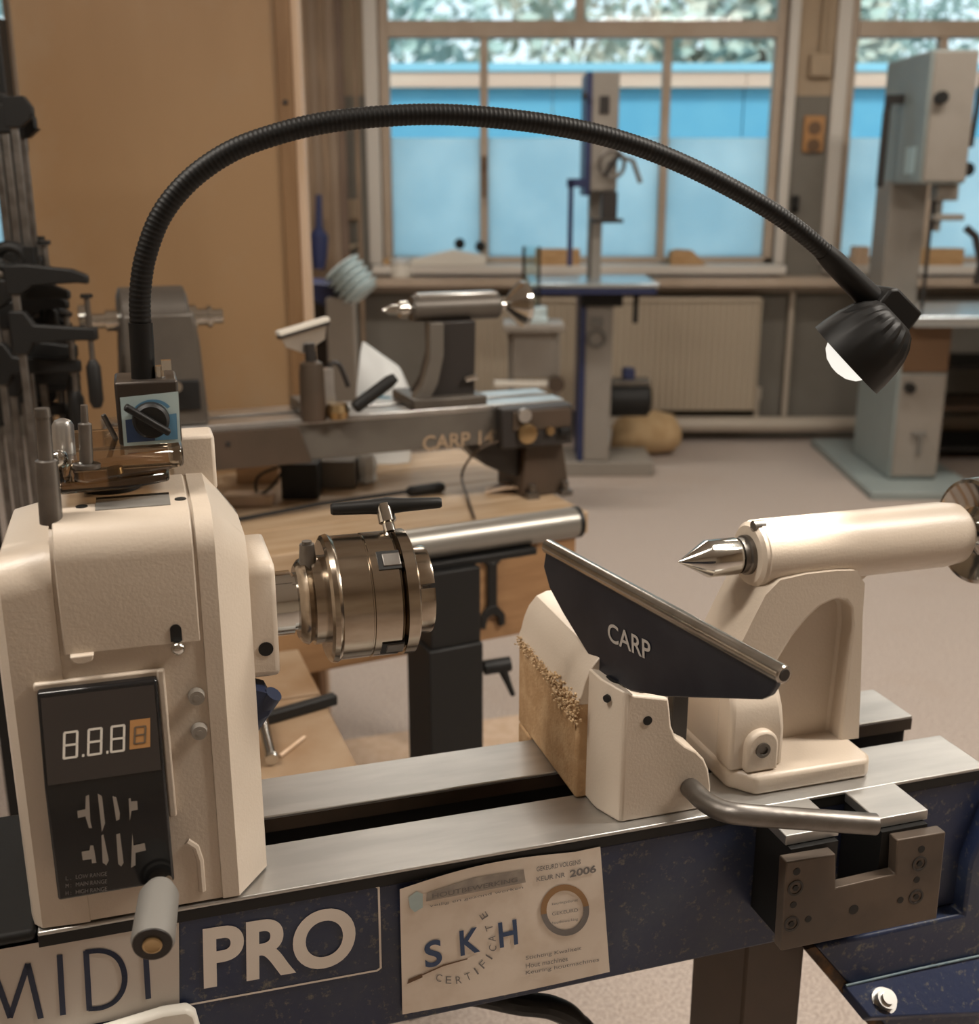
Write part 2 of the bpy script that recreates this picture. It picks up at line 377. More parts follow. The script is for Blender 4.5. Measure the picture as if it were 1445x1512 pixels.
# ---- ceiling lights
for i, (x, y) in enumerate(TUBES):
    t = Thing('ceiling_light', ('fluorescent ceiling light above the cream headstock', 'fluorescent ceiling light above the cream tailstock', 'fluorescent ceiling light above the plywood partition', 'fluorescent ceiling light between the lathes and the window wall')[i], 'ceiling light', base=(x, y, CEIL), group='fluorescent ceiling lights')
    t.part('housing', MB().box(x-.75, x+.75, y-.15, y+.15, CEIL-.06, CEIL), 'ceiling_white', None, .01)
    t.part('diffuser', MB().box(x-.7, x+.7, y-.12, y+.12, CEIL-.085, CEIL-.06), 'tube_light')
# ---- partition: plywood sheet with trim
PY = 2.9
pt = struct('wall_partition', MB().box(-1.125, -.505, PY, PY+.05, 0, CEIL-.05), 'ply')
struct('stile', MB().box(-.505, -.468, PY-.012, PY+.06, 0, CEIL-.05), 'ply_trim', None, .003, pt)
struct('edge_strip', MB().box(-.468, -.449, PY-.004, PY+.05, 0, CEIL-.05), 'pale_wood', None, .002, pt)
struct('screw', MB().cyl((-.487, PY-.016, 1.63), (-.487, PY-.010, 1.63), .006, n=12), 'lathe_dark', parent=pt)
# ---- outside
ob = Thing('neighbour_building', 'low neighbouring building with bright blue wall and timber fascia board', 'building', base=(1, 9.5, -.3))
for i in range(12):
    a = -7 + i*1.5
    ob.part('wall_panel', MB().box(a, a+1.49, 9.5, 9.6, -.3, 2.15), 'out_blue')
    ob.part('fascia_board', MB().box(a, a+1.495, 9.45, 9.6, 2.15, 2.262), 'out_timber')
ob.part('roof_edge', MB().box(-7, 11, 9.44, 9.6, 2.265, 2.325), 'out_pale')
ob.part('roof', MB().box(-7, 11, 9.6, 12.5, 2.2, 2.30), 'out_pale')
single('outdoor_ground', 'unseen pale yard ground outside behind the windows', 'ground', MB().box(-16, 18, YW+.3, 32, -.5, -.3), 'out_ground', base=(0, 9, -.3))
def tree(label, x, y, h, rad, m, n=1500):
    t = Thing('tree', label, 'tree', base=(x, y, -.3), group='trees behind the blue building')
    t.part('trunk', MB().tube([(x, y, -.3), (x+.05, y, h*.4), (x-.05, y+.05, h*.75)], .1, 8, [.14, .1, .04]), 'bark')
    c = MB()
    for i in range(n):
        while True:
            q = Vector((random.uniform(-1, 1), random.uniform(-1, 1), random.uniform(-1, 1)))
            if .35 < q.length < 1: break
        p = Vector((x+q.x*rad, y+q.y*rad, h*.7 + q.z*h*.42)); a = Vector((random.gauss(0, 1), random.gauss(0, 1), random.gauss(0, 1))).normalized(); b = a.orthogonal().normalized(); s = random.uniform(.09, .2)
        c.add([p-a*s, p+b*s*.6, p+a*s, p-b*s*.6], [(0, 1, 2, 3)])
    t.part('foliage', c, m, None, kind='stuff')
tree('slender pale green tree standing behind the blue building', -1.1, 15.5, 4.3, 1.3, 'leaf_b', 700)
tree('broad green tree with open crown behind the blue building', 1.3, 18.6, 4.8, 1.6, 'leaf', 900)
tree('bushy tree with reddish leaves behind the blue building', 3.3, 14.5, 4.0, 1.5, 'leaf', 1500)
tree('wide dense tree behind the blue building beside the pillar side window', 5.8, 19.5, 6.2, 2.4, 'leaf_b', 2000)
tree('tall tree behind the blue building far along the right windows', 9.2, 14.8, 5.4, 2.2, 'leaf', 1600)
tree('tall pale tree behind the blue building past the plywood partition', -6.5, 15.0, 4.5, 1.8, 'leaf_b', 900)

# ================================================================== MAIN LATHE
_o = Vector((0, 0, CAMH)) + ray(540, 880)*.951 + Vector((0, 0, .00135))
L1 = Frame(_o, R(17.2)); FLOOR1 = -_o.z; BED = -.206
LA = Thing('wood_lathe', 'cream and blue wood lathe with speed display and long steel bed', 'lathe', L1, (.1, 0, FLOOR1))
# ---- bed
LA.part('rail_edge', MB().box(-.272, .577, -.0900, -.0226, BED-.013, BED-.0035), 'black', None)
LA.part('front_rail', MB().box(-.272, .577, -.0905, -.0223, BED-.0035, BED), 'steel', None, .0012, label='bright steel front bed rail')
LA.part('rail_edge', MB().box(-.272, .578, .0226, .0900, BED-.016, BED-.0035), 'lathe_brown', None)
LA.part('rear_rail', MB().box(-.272, .578, .0223, .0905, BED-.0035, BED), 'steel', None, .0012, label='bright steel rear bed rail')
fb = LA.part('front_beam', MB().box(-.46, .576, -.0885, -.070, -.356, BED-.013).box(-.46, .576, -.070, -.035, -.356, -.346), 'blue', None, .002)
LA.part('rear_beam', MB().box(-.46, .574, .070, .0885, -.356, BED-.016).box(-.46, .574, .035, .070, -.356, -.346), 'blue', None, .002)
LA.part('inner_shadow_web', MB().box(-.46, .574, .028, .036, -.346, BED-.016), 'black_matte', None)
for a in (-.44, -.12, .14, .40, .53): LA.part('cross_web', MB().box(a, a+.018, -.070, .070, -.346, -.25), 'blue', None)
LA.part('bed_end_shade', MB().box(-.50, -.273, -.0900, .0905, -.2135, BED+.002).box(-.50, -.46, -.0885, .0885, -.356, -.2135), 'black', None, .004)  # black block stands in for the shade on the left bed end
# ---- headstock body: profile in (v, w), inset r
def prof(r, top=.1055, ztop_off=0.):
    v0 = -.0905 + r; zt = top - r - ztop_off; rad = .028 - r*.2
    p = [(v0, -.204), (v0, -.1), (v0, 0.)] + [(v0 + rad - rad*math.cos(R(a)), zt - rad + rad*math.sin(R(a))) for a in range(0, 91, 10)]
    vr = .085 - r
    p += [(.03, zt)] + [(vr - .035 + .035*math.sin(R(a)), zt - .035 + .035*math.cos(R(a))) for a in range(0, 91, 18)] + [(vr, -.204)]
    return p
def rings(lst): return [[(u, v, w) for v, w in prof(r, ztop_off=zo)] for u, r, zo in lst]
hs = LA.part('headstock', MB().loft(rings([(-.277, .022, .034), (-.274, .009, .027), (-.268, .002, .021), (-.240, .0, .017), (-.2345, .0, .017), (-.234, .0015, .0), (-.137, .0015, .0), (-.1365, 0, 0), (-.124, 0, 0), (-.099, .034, -.002)])), 'cream', 24, .0022)
cov = [( -.0930 + 0, .012), (-.0930, .02)]
def cover_ring(u):
    o = [p for p in prof(-.0015)[3:] if p[0] < .03]; i = [p for p in prof(.0005)[3:] if p[0] < .03]
    o = [(-.092, .012), (-.092, .03)] + o + [(.03, .107)]; i = [(-.090, .012), (-.090, .03)] + i + [(.03, .105)]
    return [(u, v, w) for v, w in o] + [(u, v, w) for v, w in reversed(i)]
cv = LA.part('belt_cover', MB().loft([cover_ring(-.2315), cover_ring(-.139)]), 'cream', 24, .001, label='hinged curved belt cover')
def on_cover(a):   # point and tangent on the rounded cover at arc angle a
    rad = .0286; c = (-.092 + rad, .107 - rad); return c[0] - rad*math.cos(R(a)), c[1] + rad*math.sin(R(a))
FT = .107
LA.part('slot', MB().box(-.203, -.1515, -.062, -.028, FT-.0005, FT+.0006), 'rubber_grey', None, parent=cv)
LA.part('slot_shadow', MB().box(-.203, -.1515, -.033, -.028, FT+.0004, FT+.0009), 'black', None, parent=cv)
for uu in (-.2125, -.1440): LA.part('screw_hole', MB().cyl((uu, -.048, FT-.001), (uu, -.048, FT+.0007), .0042, n=14), 'black', parent=cv)
LA.part('lift_tab', MB().prism([(-.228, .013), (-.2265, .0085), (-.2225, .0065), (-.217, .0065), (-.213, .0085), (-.2115, .013)], 'y', -.0975, -.091), 'cream', None, .001, parent=cv)
LA.part('cover_pin', MB().ball((-.155, -.096, .010), .0052, 14).cyl((-.155, -.096, .010), (-.155, -.088, .010), .0045), 'chrome')
LA.part('pin_slot', MB().prism([(-.1595, .014), (-.1515, .014), (-.1515, .023)] + arc(-.1555, .023, .004, 0, 180, 8)[1:-1] + [(-.1595, .023)], 'y', -.0928, -.0915), 'black', parent=cv)
for z in (-.031, -.059):
    LA.part('cap_screw', MB().cyl((-.1448, -.0895, z), (-.1448, -.0955, z), .0062, .0055, 18).cyl((-.1448, -.0955, z), (-.1448, -.0957, z), .0026, n=6), 'saw_grey')
LA.part('rear_lug', MB().box(-.148, -.112, .035, .07, .09, .136), 'cream', None, .003)
# bearing boss and spindle
LA.part('bearing_boss', MB().loft([[(u, v, w) for v, w in [(-.044, -.043), (-.044, .044), (-.038, .050), (.038, .050), (.044, .044), (.044, -.043), (.02, -.053), (-.02, -.053)]] for u in (-.105, -.078)]), 'cream', None, .004)
LA.part('boss_hole', MB().cyl((-.0885, -.0435, -.020), (-.0885, -.0447, -.020), .0058, n=18), 'black')
LA.part('spindle_lock', MB().cyl((-.100, -.03, -.062), (-.100, -.055, -.062), .0135, n=8).cyl((-.105, -.04, -.085), (-.085, -.052, -.055), .009, .007, 14), 'navy_print', label='dark blue spindle lock knob')
LA.part('spindle', MB().turn((-.08, 0, 0), (1, 0, 0), [(0, .0265), (.018, .0265), (.018, .024), (.03, .024)], 40), 'chrome')
# ---- display
dfr = []
dp = [(-.100, -.010), (-.1205, -.0725), (-.1205, -.1625), (-.089, -.1625), (-.089, -.010)]
dsp = LA.part('display_box', MB().loft([[(u, v, w) for v, w in dp] for u in (-.2515, -.1712)]), 'black_gloss', None, .0018)
tl = Vector((0, -.0205, -.0625)).normalized()
def face_up(a, z): # point on the tilted upper face: a along u 0..1, z 0 top .. 1 bottom
    return Vector((-.2515 + .0803*a, -.100 - .0205*z - .0008, -.010 - .0625*z))
def quad(p, q, th=.0006): pass
LA.part('display_window', MB().add([face_up(.03, .97), face_up(.97, .97), face_up(.97, .05), face_up(.03, .05)], [(0, 1, 2, 3)]), 'display_face', None, parent=dsp)
def digit(a0, a1, z0, z1, m, name='digit', base=.0003):
    mb = MB(); w = .16
    def P(x, y): # x 0..1 y 0..1 (up), slanted
        q = face_up(a0 + (a1-a0)*(x*.84 + .16*y), z1 + (z0-z1)*y); q.y -= base; return q
    def seg(x0, y0, x1, y1): mb.add([P(x0, y0), P(x1, y0), P(x1, y1), P(x0, y1)], [(0, 1, 2, 3)])
    for y in (0, .46, .92): seg(.06, y, .94, y+.08)
    for y in (.03, .5):
        for x in (0, .84): seg(x, y, x+w, y+.46)
    mb2 = MB(); return LA.part(name, mb, m, None, parent=dsp)
ax = [.165, .365, .555, .745]
for i in range(3): digit(ax[i], ax[i]+.15, .43, .72, 'digit_white')
LA.part('digit_backing', MB().add([face_up(a, z)-Vector((0, .0002, 0)) for a, z in ((.72, .71), (.895, .71), (.915, .40), (.745, .40))], [(0, 1, 2, 3)]), 'digit_orange', None, parent=dsp)
digit(.755, .88, .47, .66, 'digit_dark', base=.0005)
for a in (.325, .525): LA.part('decimal_point', MB().add([face_up(a+x, z)-Vector((0, .0003, 0)) for x, z in ((0, .72), (.018, .72), (.02, .69), (.002, .69))], [(0,1,2,3)]), 'digit_white', None, parent=dsp)
# pulley pictogram and legend on the lower face
FV = -.1212
ic = MB(); 
def ipx(x, y): return L1.px(x, y, 'v', FV)
for q in [[(313,650),(345,643),(347,590),(360,585),(365,690),(372,720),(360,720),(345,672),(315,680)], [(395,580),(412,590),(425,700),(412,735),(408,700)], [(455,590),(470,595),(485,660),(483,685),(470,690)],
          [(520,600),(528,598),(530,612),(555,610),(557,645),(532,650),(525,690)], [(330,815),(362,810),(365,790),(378,790),(390,860),(372,862),(370,845),(335,850)], [(410,750),(418,745),(440,850),(430,870),(415,860)],
          [(470,745),(485,740),(500,860),(490,875),(478,865)], [(535,740),(540,790),(585,780),(590,810),(548,820),(548,870),(530,880)]]:
    q = [(x*.365, 960 + y*.365) for x, y in q]
    ic.add([ipx(*p) for p in q], [tuple(range(len(q)))])
LA.part('pulley_pictogram', ic, 'icon_grey', None, parent=dsp)
sc_ = MB()
for i, (a, b) in enumerate((('L .', 'LOW RANGE'), ('M :', 'MAIN RANGE'), ('H :', 'HIGH RANGE'))):
    y = 1300 + i*11
    text(sc_, a, ipx(97, y), ipx(105, y-1), ipx(97, y-6)); text(sc_, b, ipx(112, y-2), ipx(158, y-7), ipx(112, y-8))
LA.part('legend_text', sc_, 'grey_print', None, parent=dsp)
LA.part('display_bezel', MB().box(-.254, -.168, -.0935, -.088, -.012, -.006).box(-.1712, -.1655, -.0945, -.088, -.125, -.006), 'cream', None, .0015)
LA.part('foot_rib', MB().tube([(-.160, -.0885, -.150), (-.154, -.0885, -.156), (-.1515, -.0885, -.168), (-.1515, -.0885, -.195)], .003, 8), 'cream')
# crank handle
h0, h1 = L1.px(236, 1312, 'v', -.128), L1.px(225, 1394, 'v', -.185)
hd = LA.part('speed_handle', MB().turn(h0, h1, [(0, .0105), (.1, .0105), (.1, .013), (.16, .0142), (.93, .0148), (1, .0135)], 28, True), 'rubber_grey', label='grey plastic speed handle')
dd = (h1-h0).normalized()
LA.part('handle_end', MB().turn(h1-dd*.0005, h1+dd, [(0, .0132), (.001, .0128)], 28), 'lathe_dark', parent=hd)
LA.part('handle_screw', MB().turn(h1, h1+dd, [(0, .0066), (.0018, .0066), (.0022, .0055), (.0016, .004)], 24), 'brass', parent=hd)
LA.part('handle_stub', MB().cyl(h0 - dd*.02, h0 + dd*.01, .0085, n=20), 'chrome', parent=hd)
# ---- front name plates
PV = -.0892
def bp(x, y, off=0.): return L1.px(x, y, 'v', PV - off)
mp_ = LA.part('name_plate', MB().add([bp(-40, 1409), bp(264, 1354), bp(265, 1488), bp(-40, 1545)], [(0, 1, 2, 3)]), 'silver_plate', None, label='silver plate reading MIDI')
st = MB()
def stroke(pts, w, off=.0006):
    P = [bp(*p, off) for p in pts]
    for a, b in zip(P, P[1:]):
        d = (b-a).normalized(); n = Vector((-d.z, 0, d.x))*w/2; a2, b2 = a - d*w*.15, b + d*w*.15
        st.add([a2-n, b2-n, b2+n, a2+n], [(0, 1, 2, 3)])
LW = .0042
stroke([(-22, 1500), (-10, 1432), (15, 1502), (41, 1424), (60, 1503)], LW)
stroke([(88, 1411), (93, 1498)], LW)
D = [(127, 1405), (132, 1491)]; stroke(D, LW)
stroke([(q.x, q.y) for q in spline([(x, y, 0) for x, y in [(127, 1406), (148, 1404), (166, 1409), (178, 1421), (184, 1441), (181, 1462), (169, 1479), (151, 1488), (132, 1490)]], 5)], LW)
stroke([(214, 1392), (219, 1474)], LW)
LA.part('name_letters', st, 'navy_print', None, parent=mp_)
pp = LA.part('model_plate', MB().add([bp(266, 1355), bp(560, 1307), bp(563, 1431), bp(266, 1487)], [(0, 1, 2, 3)]), 'blue', None, label='blue plate reading PRO in white letters')
st = MB(); BW = .0026
stroke([(266, 1354), (553, 1308), (559, 1311), (562, 1429), (557, 1433), (266, 1486)], .0018, .0004)
text(st, 'PRO', bp(301, 1461, .0008), bp(524, 1422, .0008), bp(299, 1371, .0008), .03)
LA.part('model_letters', st, 'white_print', None, parent=pp)
# ---- certificate sticker (slightly curled paper)
def cp(s, t, lift=0.):   # s 0..1 left-right, t 0..1 bottom-top on the sticker
    tlp, trp, brp, blp = (590, 1313), (886, 1250), (900, 1435), (594, 1498)
    bow = -10*math.sin(math.pi*min(1, s*1.15))*t + 6*math.sin(math.pi*s)*(1-t)*.4 if True else 0
    x = (blp[0]*(1-s) + brp[0]*s)*(1-t) + (tlp[0]*(1-s) + trp[0]*s)*t
    y = (blp[1]*(1-s) + brp[1]*s)*(1-t) + (tlp[1]*(1-s) + trp[1]*s)*t + bow
    curl = .004*(1-s)**3*t
    return L1.px(x, y, 'v', PV - .0022 - lift - curl)
g = MB(); NS, NT = 16, 10
g.add([cp(i/NS, j/NT) for j in range(NT+1) for i in range(NS+1)], [(j*(NS+1)+i, j*(NS+1)+i+1, (j+1)*(NS+1)+i+1, (j+1)*(NS+1)+i) for j in range(NT) for i in range(NS)])
cert = LA.part('certificate_sticker', g, 'paper', 60, label='worn white certificate sticker reading SKH on the bed')
def st_px(x, y, l=.0012): # pixel -> point just above the sticker
    tt = (1498 - (x-594)*(63/306.) - y)/184.; s = (x-592)/300.
    return L1.px(x, y, 'v', PV - .0022 - l*.6 - .004*max(0, 1-s)**3*max(0, min(1, tt)))
m1 = MB()
for ch, a, b, c in (('S', (628, 1431), (653, 1424), (626, 1392)), ('K', (680, 1412), (709, 1405), (678, 1375)), ('H', (738, 1400), (765, 1394), (735, 1363))):
    text(m1, ch, st_px(*a), st_px(*b), st_px(*c), .02)
LA.part('sticker_letters', m1, 'magnet_blue', None, parent=cert)
m1 = MB()
word = 'CERTIFICATE'; cxp = [(645, 1443, -15), (657, 1446, 2), (673, 1447, 5), (688, 1442, -22), (700, 1434, -30), (711, 1423, -38), (722, 1413, -55), (727, 1401, -80), (726, 1386, -95), (721, 1371, -120), (717, 1360, -115)]
cxp = [(648, 1444, 12), (662, 1447, 2), (677, 1447, -8), (691, 1442, -22), (703, 1434, -34), (713, 1424, -46), (722, 1413, -58), (727, 1400, -76), (726, 1386, -94), (722, 1370, -108), (714, 1352, -122)]
for ch, (x, y, a) in zip(word, cxp):
    c, s = math.cos(R(a)), math.sin(R(a)); hw, hh = 4.2, 5.5
    if ch == 'I': hw = 1.2
    f_ = lambda dx, dy: st_px(x + dx*c - dy*s, y + dx*s + dy*c)
    text(m1, ch, f_(-hw, hh), f_(hw, hh), f_(-hw, -hh))
text(m1, '2006', st_px(841, 1296), st_px(880, 1288), st_px(841, 1285), .03)
LA.part('sticker_print', m1, 'grey_print', None, parent=cert)
m1 = MB()
m1.add([st_px(*p) for p in ((629, 1331), (776, 1303), (773, 1284), (700, 1296), (630, 1319))], [(0, 1, 2, 3, 4)])
LA.part('sticker_banner', m1, 'paper_grey', None, parent=cert)
m1 = MB()
text(m1, 'HOUTBEWERKING', st_px(638, 1327, .0016), st_px(764, 1302, .0016), st_px(638, 1320, .0016), .01)
text(m1, 'veilig en gezond werken', st_px(634, 1341), st_px(772, 1313), st_px(634, 1336))
text(m1, 'GEKEURD VOLGENS', st_px(792, 1287), st_px(857, 1276), st_px(792, 1280), .01); text(m1, 'KEUR NR', st_px(792, 1302), st_px(834, 1295), st_px(792, 1295), .01)
for i, tx in enumerate(('Stichting Kwaliteit', 'Hout machines', 'Keuring houtmachines')):
    y = 1419 + i*11; text(m1, tx, st_px(776, y), st_px(776 + (82, 62, 108)[i], y - (15, 11, 20)[i]), st_px(776, y-7))
for i, tx in enumerate(('keuringsdienst', 'GEKEURD', 'houtbewerking')):
    y = 1337 + i*14; text(m1, tx, st_px(815, y+1), st_px(853, y-5), st_px(815, y-4))
LA.part('sticker_small_print', m1, 'grey_print', None, parent=cert, kind='stuff')
def ringseg(a0, a1, r0, r1, n=24):
    mb = MB(); pts = []
    for i in range(n+1):
        a = R(a0 + (a1-a0)*i/n)
        for r in (r0, r1): pts.append(st_px(834 + r*math.cos(a)*.94, 1344 - r*math.sin(a)))
    mb.add(pts, [(2*i, 2*i+1, 2*i+3, 2*i+2) for i in range(n)]); return mb
LA.part('seal_arc', ringseg(10, 190, 29, 38), 'gold_print', None, parent=cert)
LA.part('seal_arc', ringseg(190, 370, 29, 38), 'grey_print', None, parent=cert)
sh = MB().add([st_px(*p) for p in ((603, 1325), (615, 1316), (624, 1320), (624, 1340), (612, 1347), (605, 1340))], [tuple(range(6))])
LA.part('sticker_emblem', sh, 'magnet_pale', None, parent=cert)
pen = MB(); pen.add([st_px(*p) for p in ((601, 1453), (603, 1446), (622, 1438), (624, 1443))], [(0,1,2,3)])
pen.add([st_px(*p) for p in ((622, 1441), (622, 1439), (655, 1424), (690, 1415), (690, 1416.5), (655, 1426.5))], [tuple(range(6))])
LA.part('sticker_pen_drawing', pen, 'brown_dark', None, parent=cert)
# ---- front mounting bracket
for a, b in ((.330, .3825), (.4205, .4735)):
    LA.part('bracket_tab', MB().box(a, b, -.1395, -.0906, BED-.010, BED-.0002), 'steel', None, .001)
    LA.part('bracket_cheek', MB().box(a+.002, b-.004, -.145, -.089, -.31, BED-.0105), 'black', None)
bpoly = [(.3207,-.2192),(.3684,-.2203),(.3717,-.2546),(.4322,-.2529),(.4296,-.2184),(.4798,-.2194),(.4818,-.3086),(.3224,-.3072)]
bk = LA.part('bracket_plate', MB().prism(bpoly, 'y', -.157, -.145), 'bracket_steel', None, .0012, label='dark brown steel bracket plate with a notch')
for x, y, r, deep in [(1176,1287,.0035,0),(1174,1311,.0075,1),(1171,1336,.0032,0),(1168,1364,.0075,1),(1193,1357,.0032,0),(1260,1343,.0048,0),(1360,1254,.0035,0),(1357,1275,.0075,1),(1353,1299,.0032,0),(1352,1324,.0075,1),(1329,1329,.0032,0)]:
    p = L1.px(x, y, 'v', -.157)
    if deep:
        hd_ = LA.part('countersunk_screw', MB().turn((p.x, -.1572, p.z), (p.x, -1, p.z), [(-.002, r), (.0004, r), (.0004, r*.75), (-.001, r*.7)], 20), 'lathe_dark', parent=bk)
        LA.part('hex_socket', MB().cyl((p.x, -.1568, p.z), (p.x, -.1578, p.z), r*.38, n=6), 'black', parent=bk)
    else: LA.part('screw_hole', MB().cyl((p.x, -.156, p.z), (p.x, -.1573, p.z), r, n=16), 'black', parent=bk)
# ---- stand
def leg(u0, u1, v0, v1): return MB().box(u0, u1, v0, v1, FLOOR1+.012, -.356)
for u0 in (.352, -.42):
    lg = LA.part('leg', leg(u0, u0+.066, -.055, .05), 'lathe_brown', None, .003)
    LA.part('foot_plate', MB().box(u0-.05, u0+.11, -.25, .25, FLOOR1, FLOOR1+.014), 'lathe_brown', None, .003, parent=lg)
sp = [(.395, -.357), (.560, -.357), (.560, -.30), (.578, -.235), (.66, -.235), (.66, -.60), (.585, -.60), (.487, -.472)]
so = LA.part('stand_casting', MB().prism(sp, 'y', -.105, -.075), 'blue', None, .003, label='blue cast stand bracket with bolt')
LA.part('rusty_edge', MB().prism([(.384, -.358), (.395, -.357), (.487, -.472), (.585, -.60), (.570, -.60), (.474, -.474)], 'y', -.104, -.06), 'rust', None, parent=so)
q0, q1 = L1.px(1245, 1455, 'v', -.106), L1.px(1445, 1411, 'v', -.106)
LA.part('mounting_ledge', MB().add([q0, q1+Vector((.03, 0, 0)), q1+Vector((.03, -.03, -.05)), L1.px(1285, 1503, 'v', -.136)] + [q0+Vector((0, .01, -.012)), q1+Vector((.03, .01, -.012)), q1+Vector((.03, -.02, -.062)), L1.px(1285, 1503, 'v', -.136)+Vector((0, .01, -.012))],
    [(0,1,2,3), (4,7,6,5), (0,4,5,1), (1,5,6,2), (2,6,7,3), (3,7,4,0)]), 'blue', None, .002, parent=so)
LA.part('ledge_weld', MB().tube([q0+Vector((.002, -.001, 0)), (q0+q1)/2+Vector((0, -.001, .001)), q1+Vector((.03, -.001, 0))], .0012, 8), 'weld', parent=so)
bc = L1.px(1304, 1478, 'v', -.122)
bo = LA.part('bolt', MB().turn(bc, bc+Vector((0, -.6, .8)), [(-.004, .0125), (.002, .0125), (.002, .0095), (.009, .0095), (.009, .006), (.012, .006)], 20), 'steel_bright', parent=so)
# ---- things hanging round the lathe
single('black_hose', 'black bent hose hanging below the lathe bed', 'hose', MB().tube(spline([L1.px(640, 1466, 'v', -.02), L1.px(700, 1468, 'v', -.03), L1.px(765, 1481, 'v', -.04), L1.px(815, 1488, 'v', -.045), L1.px(850, 1510, 'v', -.045), L1.px(868, 1560, 'v', -.04), (.20, -.02, -.7), (.19, .05, FLOOR1+.02), (.23, .2, FLOOR1+.012)], 6), .011, 12), 'black', L1, (.02, 0, -.335))
wbx = Thing('plastic_tray', 'white plastic tray with rounded corner hung below the name plate', 'tray', L1, (-.24, -.11, -.30))
TV = -.093
zz = [L1.px(x, y, 'v', TV) for x, y in ((-60, 1574), (145, 1512), (240, 1483), (276, 1478), (288, 1486), (297, 1516), (300, 1560))]
poly = [(p.x, p.z) for p in zz] + [(-.17, -.375), (zz[0].x, -.375)]
wbx.part('shell', MB().prism(poly, 'y', -.104, -.0925), 'white_plastic', None, .003)
wbx.part('hanger', MB().box(-.22, -.19, -.0925, -.0885, -.34, -.315), 'steel_dark', None)

# ================================================================== CHUCK
CH = Thing('scroll_chuck', 'round four-jaw scroll chuck of worn bronze-tinted steel on the spindle', 'chuck', L1, (-.03, 0, 0))
CH.part('backplate', MB().turn((-.058, 0, 0), (1, 0, 0), [(0, .030), (.003, .034), (.007, .036), (.011, .033), (.012, .0365), (.026, .0365)], 48), 'chuck_steel')
CH.part('body', MB().turn((-.036, 0, 0), (1, 0, 0), [(0, .049), (.002, .0525), (.006, .0535), (.008, .0525), (.009, .0515), (.0325, .0515), (.033, .0505), (.034, .0505), (.0345, .0518), (.056, .0518), (.058, .050)], 64), 'chuck_steel', 25)
CH.part('front_ring', MB().turn((.0222, 0, 0), (1, 0, 0), [(0, .045), (.003, .050), (.003, .0525), (.012, .0525), (.014, .049)], 64), 'chuck_steel', 25)
CH.part('grub_screw', MB().cyl((-.0475, -.004, .030), (-.0475, -.004, .050), .0075, .006, 12).cyl((-.0475, -.004, .05), (-.0475, -.004, .0525), .004, n=10), 'steel_dark')
for k in range(4):
    a0 = 22 + 90*k; mb = MB()
    sec = lambda r0, r1, d: [(r0*math.cos(R(a0-d)), r0*math.sin(R(a0-d)))] + [(r1*math.cos(R(a0+d*(i/5-1))), r1*math.sin(R(a0+d*(i/5-1)))) for i in range(11)] + [(r0*math.cos(R(a0+d)), r0*math.sin(R(a0+d)))]
    mb.loft([[(u, p, q) for p, q in sec(.012, r, 42)] for u, r in ((.034, .0355), (.037, .0365), (.049, .0375), (.051, .037))])
    j = CH.part('jaw', mb, 'chuck_steel', 30)
    # slide end showing in the body rim
    aa = R(a0 + 45*0 + 18); 
    n_ = Vector((0, math.cos(aa), math.sin(aa))); t_ = Vector((0, -math.sin(aa), math.cos(aa))); c0 = n_*.0505
    mb = MB()
    def bx(u0, u1, w, r0, r1):
        mb.add([Vector((u, 0, 0)) + n_*r + t_*w*s for r in (r0, r1) for u, s in ((u0, -1), (u1, -1), (u1, 1), (u0, 1))], [(0,3,2,1),(4,5,6,7),(0,1,5,4),(1,2,6,5),(2,3,7,6),(3,0,4,7)])
    bx(.004, .0225, .0085, .046, .0522)
    s1_ = CH.part('jaw_slot', mb, 'black', None)
    mb = MB(); bx(.008, .0225, .006, .046, .0531)
    CH.part('jaw_slide', mb, 'steel_dark', None, .0008, parent=s1_)
KE = Thing('chuck_key', 'chuck key with black T handle and steel shaft in the chuck', 'chuck key', L1, (.023, .02, .052))
k0, k1 = Vector((.0235, .008, .0505)), L1.px(566, 745, 'v', .02)
KE.part('shaft', MB().turn(k0, k1, [(0, .005), (.3, .005), (.35, .0075), (1, .007)], 18, True), 'chrome')
ka, kb = L1.px(488, 752, 'v', .03), L1.px(652, 742, 'v', .01)
KE.part('handle', MB().turn(ka, kb, [(0, .004), (.02, .0052), (.35, .0062), (.5, .0075), (.65, .006), (.98, .0046), (1, .0035)], 16, True), 'black')

# ================================================================== TAILSTOCK
TS = Thing('tailstock', 'cream cast tailstock with long barrel clamped on the bed', 'tailstock', L1, (.40, 0, BED))
TS.part('base', MB().loft([[(u, v, w) for u, v in [(.338, -.074), (.455, -.0745), (.462, -.066), (.462, .0745), (.319, .0745), (.319, -.052)]] for w in (BED, -.187)]), 'cream', None, .004)
outer = [(.322, -.188), (.320, -.14), (.322, -.11), (.333, -.080), (.346, -.052), (.358, -.028), (.372, -.015), (.400, -.012), (.430, -.012), (.452, -.014), (.462, -.028), (.463, -.06), (.466, -.10), (.469, -.14), (.472, -.188)]
inner = [(.368, -.187), (.366, -.16), (.366, -.125), (.376, -.095), (.390, -.072), (.405, -.055), (.418, -.045), (.430, -.041), (.437, -.041), (.444, -.043), (.451, -.052), (.454, -.07), (.453, -.11), (.452, -.15), (.451, -.187)]
cm = MB(); n = len(outer)
for sgn in (-1, 1):
    f0, dp_ = .034*sgn, .013*sgn
    vsx = [(a, f0, b) for a, b in outer] + [(a, f0, b) for a, b in inner] + [(a, dp_, b) for a, b in inner]
    fsx = [(i, i+1, n+i+1, n+i) for i in range(n-1)] + [(n+i, n+i+1, 2*n+i+1, 2*n+i) for i in range(n-1)] + [tuple(range(2*n, 3*n))]
    cm.add(vsx, fsx)
